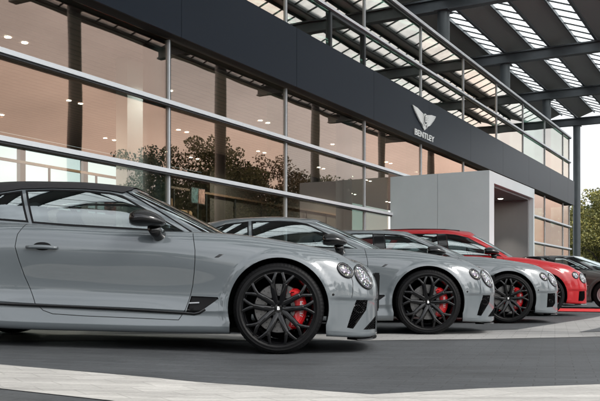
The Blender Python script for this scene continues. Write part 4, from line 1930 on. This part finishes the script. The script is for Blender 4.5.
def coupe():
    c = base_cfg('grey_paint')
    c['cabin'] = cabin(None, -.25)
    c['house'] = dict(
        base=[(-.46, 0, .985), (-.48, .35, .985), (-.56, .66, .98), (-.70, .80, .965), (-1.15, .825, .98), (-2.0, .83, 1.01), (-2.6, .82, 1.03), (-3.0, .73, 1.03), (-3.28, .45, 1.02), (-3.34, 0, 1.02)],
        rail=[(-1.27, 0, 1.352), (-1.28, .25, 1.35), (-1.31, .45, 1.338), (-1.40, .575, 1.312), (-1.62, .60, 1.342), (-2.05, .60, 1.345), (-2.5, .575, 1.295), (-2.75, .50, 1.23), (-2.86, .3, 1.235), (-2.88, 0, 1.24)],
        spine=[(-1.44, 0, 1.38), (-1.48, 0, 1.388), (-1.56, 0, 1.396), (-1.66, 0, 1.402), (-1.85, 0, 1.408), (-2.1, 0, 1.402), (-2.3, 0, 1.385), (-2.45, 0, 1.362), (-2.55, 0, 1.345), (-2.6, 0, 1.335)],
        windows=[([(-.80, .985), (-1.42, 1.295), (-1.55, 1.315), (-1.75, 1.325), (-2.09, 1.32), (-2.05, 1.03), (-1.82, 1.016), (-1.317, 1.0)], 0),
                 ([(-2.085, 1.035), (-2.125, 1.317), (-2.4, 1.282), (-2.70, 1.175), (-2.92, 1.085), (-2.7, 1.055)], 9)])
    return make_car('coupe_car', c)


def spur_x(rear, nose=1.0):
    k = (-rear - .9) / 1.95
    return lambda x: (x * nose if x > 0 else x) if x > -.9 else -.9 + (x + .9) * k


def spur_house(zf=lambda z: z, dx=0):
    b = [(-.50, 0, 1.005), (-.52, .35, 1.005), (-.60, .66, 1.0), (-.72, .80, .985), (-1.2, .83, 1.0), (-2.1, .835, 1.02), (-2.9, .82, 1.04), (-3.3, .74, 1.05), (-3.5, .45, 1.05), (-3.55, 0, 1.05)]
    r = [(-1.42, 0, 1.40), (-1.43, .25, 1.40), (-1.46, .45, 1.39), (-1.53, .57, 1.368), (-1.75, .60, 1.40), (-2.2, .62, 1.41), (-2.85, .60, 1.375), (-3.08, .5, 1.31), (-3.2, .3, 1.31), (-3.22, 0, 1.315)]
    s = [(-1.62, 0, 1.435), (-1.66, 0, 1.442), (-1.72, 0, 1.45), (-1.8, 0, 1.458), (-1.95, 0, 1.466), (-2.2, 0, 1.47), (-2.6, 0, 1.455), (-2.8, 0, 1.435), (-2.9, 0, 1.42), (-2.95, 0, 1.415)]
    q = lambda L: [(x + dx, y, zf(z)) for x, y, z in L]
    p = lambda L: [(x + dx, zf(z)) for x, z in L]
    return dict(base=q(b), rail=q(r), spine=q(s),
                windows=[(p([(-.84, 1.012), (-1.50, 1.335), (-1.66, 1.365), (-1.86, 1.378), (-1.83, 1.035), (-1.3, 1.02)]), 0),
                         (p([(-2.0, 1.042), (-2.02, 1.383), (-2.3, 1.383), (-2.75, 1.335), (-2.98, 1.2), (-2.9, 1.075)]), 1)],
                panels=[(p([(-1.832, 1.03), (-1.862, 1.378), (-2.018, 1.382), (-1.998, 1.04)]), 'black_gloss', 'door_pillar')], panel_lift=.002)


def four_doors(fz, rear_x):
    z = lambda v: fz(0, v)
    f = [(-1.92, z(1.15)), (-1.90, z(1.0)), (-1.91, z(.8)), (-1.88, z(.5)), (-1.86, z(.30)), (-1.80, z(.268)), (-1.2, z(.262)), (-.816, z(.255)), (-.76, z(.345)), (-.727, z(.455)), (-.700, z(.62)), (-.691, z(.751)), (-.694, z(.834)), (-.735, z(1.0)), (-.735, z(1.15))]
    e = rear_x + .45
    r = [(-2.93, z(1.15)), (-2.95, z(1.0)), (-2.93, z(.86)), (e - .02, z(.72)), (e + .06, z(.5)), (e + .14, z(.32)), (e + .22, z(.275)), (-1.93, z(.268)), (-1.875, z(.30)), (-1.895, z(.5)), (-1.925, z(.8)), (-1.915, z(1.0)), (-1.935, z(1.15))]
    return [(f, (-1.70, z(.835))), (r, (-2.72, z(.86)))]


def saloon(paint='grey_paint', name='saloon_car'):
    c = base_cfg(paint)
    fx = spur_x(-3.19)
    fz = lambda x, z: z if z < .4 else .4 + (z - .4) * 1.035
    c.update(fx=fx, fz=fz, rear_x=-3.19, cabin=cabin(None, -.5), house=spur_house(), doors=four_doors(fz, -3.19),
             seats=[(-1.75, .38), (-1.75, -.38), (-2.75, .38), (-2.75, -.38)])
    c['openings'] = [INTAKE, VENT]
    I2 = [(.60, .452), (.735, .455), (.74, .30), (.69, .245), (.585, .24)]
    c['openings'] = [I2, VENT]
    c['inserts'] = [(I2, 'bumper_intake'), (VENT, 'side_vent')]
    c['fog'] = (.665, .335, .03)
    c['mirror'] = (-1.085, 1.025, 1.082)
    return make_car(name, c)


def suv():
    c = base_cfg('red_paint')
    fx = spur_x(-2.995, 1.09)
    fz = lambda x, z: (.215 + (z - .13) * .71 if z < .4 else .4067 + (z - .4) * 1.19)
    z = lambda v: fz(0, v)
    c.update(fx=fx, fz=fz, rear_x=-2.995, cabin=cabin(None, -.6), wy=1.03, wheel_s=1.03, arch_r=.43, axle_z=z(.378), track_y=.978, sx=1.0, seat_z=.2)
    fd = four_doors(fz, -2.995)
    c['doors'] = fd
    P = lambda L: [(fx(x), z(v)) for x, v in L]
    I2 = P([(.615, .45), (.735, .455), (.74, .30), (.70, .225), (.60, .225)])
    c['openings'] = [I2, P(VENT)]
    c['inserts'] = [(I2, 'bumper_intake'), (P(VENT), 'side_vent')]
    c['fog'] = None
    c['lamps'] = [(fx(.70), z(.655), .108, .078, R(-58)), (fx(.545), z(.70), .078, .058, R(-45))]
    c['ribbons'] = [(P([(-2.42, .352), (-2.303, .349), (-1.8, .341), (-1.299, .331), (-.76, .314), (-.70, .312)]), .015, .004, 'black_gloss', 'sill_strip'),
                    (P([(.345, .905), (.40, .878), (.47, .795), (.60, .790)]), .004, .0015, 'black_trim', 'bonnet_seam')]
    c['patches'] = [(P([(-.535, .778), (-.500, .780), (-.459, .806), (-.495, .805)]), .003, 'black_gloss', 'wing_badge')]
    c['splitter'] = (0, .205, 'satin_silver')
    c['grille'] = (.45, .80, .36)
    c['mirror'] = (-.98, 1.06, 1.20)
    c['house'] = dict(
        base=[(-.40, 0, 1.10), (-.42, .35, 1.10), (-.50, .66, 1.09), (-.64, .82, 1.08), (-1.1, .86, 1.09), (-2.0, .86, 1.12), (-3.0, .85, 1.15), (-3.45, .78, 1.15), (-3.68, .45, 1.13), (-3.72, 0, 1.13)],
        rail=[(-1.20, 0, 1.575), (-1.21, .25, 1.575), (-1.24, .47, 1.56), (-1.33, .60, 1.53), (-1.6, .64, 1.59), (-2.1, .66, 1.62), (-3.0, .66, 1.59), (-3.3, .6, 1.56), (-3.5, .35, 1.56), (-3.52, 0, 1.56)],
        spine=[(-1.45, 0, 1.645), (-1.5, 0, 1.655), (-1.58, 0, 1.666), (-1.68, 0, 1.678), (-1.9, 0, 1.695), (-2.2, 0, 1.705), (-2.9, 0, 1.695), (-3.1, 0, 1.68), (-3.2, 0, 1.67), (-3.25, 0, 1.665)],
        windows=[([(-.74, 1.125), (-1.36, 1.49), (-1.6, 1.548), (-1.78, 1.563), (-1.74, 1.155), (-1.2, 1.14)], 0),
                 ([(-1.91, 1.165), (-1.94, 1.567), (-2.4, 1.567), (-2.62, 1.555), (-2.85, 1.22), (-2.6, 1.18)], 1),
                 ([(-2.95, 1.235), (-2.74, 1.54), (-3.05, 1.52), (-3.25, 1.27)], 9)],
        panels=[([(-1.742, 1.15), (-1.782, 1.563), (-1.938, 1.565), (-1.908, 1.16)], 'black_gloss', 'door_pillar')], panel_lift=.002,
        bars=[([(-1.50, 1.63), (-1.8, 1.648), (-2.4, 1.658), (-3.0, 1.64)], .014, 'black_trim', 'roof_rail')])
    return make_car('suv_car', c)


def classic():
    c = base_cfg('bronze_paint')
    fx = spur_x(-3.06, .92)
    fz = lambda x, z: z if z < .4 else .4 + (z - .4) * .97
    c.update(fx=fx, fz=fz, rear_x=-3.06, cabin=cabin(None, -.5), house=spur_house(lambda z: .985 + (z - 1.0) * .86, .45), doors=four_doors(fz, -3.06), wheel_style='classic', wheel_s=.92, arch_r=.375, axle_z=.347)
    c['openings'] = []
    c['inserts'] = []
    c['fog'] = None
    c['lamps'] = [(.62, fz(0, .66), .08, .075, 0)]
    c['patches'] = []
    c['ribbons'] = [([(-3.4, .62), (-2.0, .60), (-.5, .585), (-.44, .584)], .014, .006, 'chrome', 'side_moulding')]
    c['handle_mat'] = 'chrome'
    c['splitter'] = (0, .36, 'chrome')
    c['house']['frame_mat'] = 'black_gloss'
    c['mirror'] = (-1.05, .98, 1.03)
    return make_car('classic_saloon_car', c)


def place(o, px, Z, yaw, cfg_track=.948, rear=-2.85):
    X = (px - 300) / FPX * Z
    a = R(yaw)
    d = Vector((math.cos(a), -math.sin(a)))
    n = Vector((math.sin(a), math.cos(a)))
    c = Vector((X, Z)) + n * cfg_track
    zf = gh(c.x)
    zr = gh(c.x + d.x * rear)
    th = math.asin((zr - zf) / -rear)
    o.location = (c.x, c.y, zf)
    o.rotation_euler = (0, th, -a)


c1 = convertible()
place(c1, 277, 6.80, 2)
tag(c1, 'grey convertible with black fabric roof, nearest of the parked cars', 'car')
c2 = coupe()
place(c2, 428, 9.54, 4)
tag(c2, 'grey two door coupe parked between the convertible and the grey saloon', 'car')
c3 = saloon()
place(c3, 508.5, 12.5, 5, rear=-3.19)
tag(c3, 'grey four door saloon parked between the grey coupe and the red car', 'car')
c4 = suv()
place(c4, 544, 15.5, 5, .978, -2.995)
tag(c4, 'tall red sport utility car with black roof rails', 'car')
c6 = saloon('white_paint', 'saloon_car')
place(c6, 648, 31.0, 24, rear=-3.19)
tag(c6, 'white saloon car mostly hidden behind the bronze classic saloon', 'car')
c5 = classic()
place(c5, 606, 20.6, 38, .948, -3.06)
tag(c5, 'dark bronze classic saloon with black roof and chrome wheel discs behind the red car', 'car')

# ------------------------------------------------------------------ trees and hedge


def tree_meshes(seed, h, cr, n_leaf, leaf, lm):
    rnd = random.Random(seed)
    m = MB()
    top = h * .62
    pts, rad = [], []
    for i in range(8):
        t = i / 7
        pts.append((rnd.uniform(-.12, .12) * t * 2, rnd.uniform(-.12, .12) * t * 2, -.1 + top * t))
        rad.append(.022 * h * (1 - .72 * t) + (.06 if i == 0 else 0))
    m.tube(pts, rad, 10)
    cl = []
    for i in range(17):
        t = .30 + .66 * i / 16
        a = i * 2.4 + rnd.uniform(-.4, .4)
        z0 = top * (.35 + .65 * (i / 16))
        base = Vector((0, 0, z0))
        L = cr * (1.0 - .55 * abs(i / 16 - .35)) * rnd.uniform(.75, 1.1)
        e = base + Vector((math.cos(a) * L, math.sin(a) * L, h * rnd.uniform(.10, .24)))
        midp = (base + e) / 2 + Vector((0, 0, h * .04))
        r0 = .008 * h * (1.1 - .5 * i / 16)
        m.tube([base, midp, e], [r0, r0 * .6, r0 * .2], 6)
        for k in range(5):
            u = .35 + .65 * (k + rnd.random()) / 5
            q = base.lerp(e, u) + Vector((rnd.gauss(0, 1), rnd.gauss(0, 1), rnd.gauss(0, .7))) * cr * .20
            cl.append((q, cr * rnd.uniform(.16, .34)))
    for k in range(12):
        cl.append((Vector((rnd.gauss(0, cr * .3), rnd.gauss(0, cr * .3), h * rnd.uniform(.78, .95))), cr * rnd.uniform(.18, .3)))
    V, F = [], []
    wsum = [c[1] ** 2 for c in cl]
    for i in range(n_leaf):
        c, r_ = rnd.choices(cl, wsum)[0]
        while True:
            d = Vector((rnd.uniform(-1, 1), rnd.uniform(-1, 1), rnd.uniform(-1, 1)))
            if .15 < d.length < 1:
                break
        p = c + Vector((d.x, d.y, d.z * .75)) * r_
        u = Vector((rnd.gauss(0, 1), rnd.gauss(0, 1), rnd.gauss(0, .6))).normalized()
        v = u.orthogonal().normalized()
        v = (Matrix.Rotation(rnd.uniform(0, 6.28), 3, u) @ v)
        s_ = leaf * rnd.uniform(.6, 1.4)
        w_ = u.cross(v)
        n0 = len(V)
        V += [p - v * s_, p + w_ * s_ * .55, p + v * s_, p - w_ * s_ * .55]
        F.append((n0, n0 + 1, n0 + 2, n0 + 3))
    return (m.V, m.F), (V, F), lm


TD = {}


def tree(kind, x, y, rz, sc_, label, group, nm='broadleaf_tree'):
    spec = {'autumn': (3, 9.0, 2.9, 15000, .10, 'leaf_autumn'), 'green': (11, 10.5, 3.4, 22000, .095, 'leaf_green'), 'brown': (5, 9.5, 3.2, 18000, .085, 'leaf_brown')}[kind]
    root = empty(nm, (x, y, 0), (0, 0, rz))
    root.scale = (sc_,) * 3
    if kind not in TD:
        (tv, tf), (lv, lf), lm = tree_meshes(*spec)
        t = mesh_obj('trunk', tv, tf, 'bark', root, True)
        c = mesh_obj('crown', lv, lf, lm, root)
        TD[kind] = (t.data, c.data)
    else:
        for n_, d in zip(('trunk', 'crown'), TD[kind]):
            link(bpy.data.objects.new(n_, d), root)
    tag(root, label, 'tree', group)
    return root


def pw(px, Z):
    return ((px - 300) / FPX * Z, Z)


# trees beyond the far end of the showroom, in view
for i, (px, Z, k, s_) in enumerate([(586, 66, 'autumn', .78), (602, 58, 'autumn', .86), (572, 82, 'green', .80), (594, 84, 'green', .86), (617, 70, 'autumn', .95), (560, 95, 'autumn', .8), (632, 62, 'green', .9)]):
    x, y = pw(px, Z)
    lab = 'yellow green autumn tree beyond the end of the showroom' if k == 'autumn' else 'dark green tree behind the yellow autumn trees'
    tree(k, x, y, i * 1.3, s_, lab, 'trees beyond the showroom')
# trees across the road, which the showroom glass mirrors
for i, (u, v, k, s_) in enumerate([(49, 27, 'green', .96), (54, 26, 'green', 1.1), (58.5, 24.5, 'brown', 1.12), (62, 29, 'green', 1.0), (66, 26, 'brown', 1.1), (71, 28, 'green', 1.05), (76, 25, 'brown', 1.05), (81, 29, 'green', 1.1), (87, 27, 'brown', 1.15), (94, 28, 'brown', 1.1), (104, 30, 'green', 1.2),
                                  (12, 44, 'green', .8), (-4, 47, 'brown', .8), (-20, 46, 'green', .85), (30, 43, 'brown', .7)]):
    p = W(u, v)
    tree(k, p.x, p.y, i * 2.1, s_, 'tree across the road mirrored in the showroom glass', 'trees across the road')
for i, (x, y, k, s_) in enumerate([(-46, -14, 'green', .9), (-38, -23, 'green', 1.0), (-29, -28, 'brown', 1.0), (-21, -33, 'green', 1.05), (-12, -35, 'green', .95), (-3, -37, 'brown', 1.1), (6, -36, 'green', 1.0), (15, -34, 'green', .9), (25, -30, 'brown', 1.0), (34, -22, 'green', .9), (40, -10, 'green', .85), (47, 4, 'brown', .9)]):  # unseen trees added to put a dark band into the paint reflections
    tree(k, x, y, i * 1.7, s_, 'unseen tree added to darken reflections in the grey paintwork', 'trees added behind the camera')
# a low clipped hedge along the far side of the road
rnd = random.Random(5)
V, F = [], []
for i in range(9000):
    u, v, z = rnd.uniform(-60, 110), 36 + rnd.uniform(-.8, .8), 3.2 * rnd.random() ** .6
    p = W(u, v, z)
    a = Vector((rnd.gauss(0, 1), rnd.gauss(0, 1), rnd.gauss(0, 1))).normalized()
    b = a.orthogonal().normalized()
    s_ = rnd.uniform(.15, .3)
    n0 = len(V)
    V += [p - a * s_, p + b * s_ * .6, p + a * s_, p - b * s_ * .6]
    F.append((n0, n0 + 1, n0 + 2, n0 + 3))
o = mesh_obj('hedge', V, F, 'leaf_green')
tag(o, 'long low green hedge along the far side of the road', 'hedge')
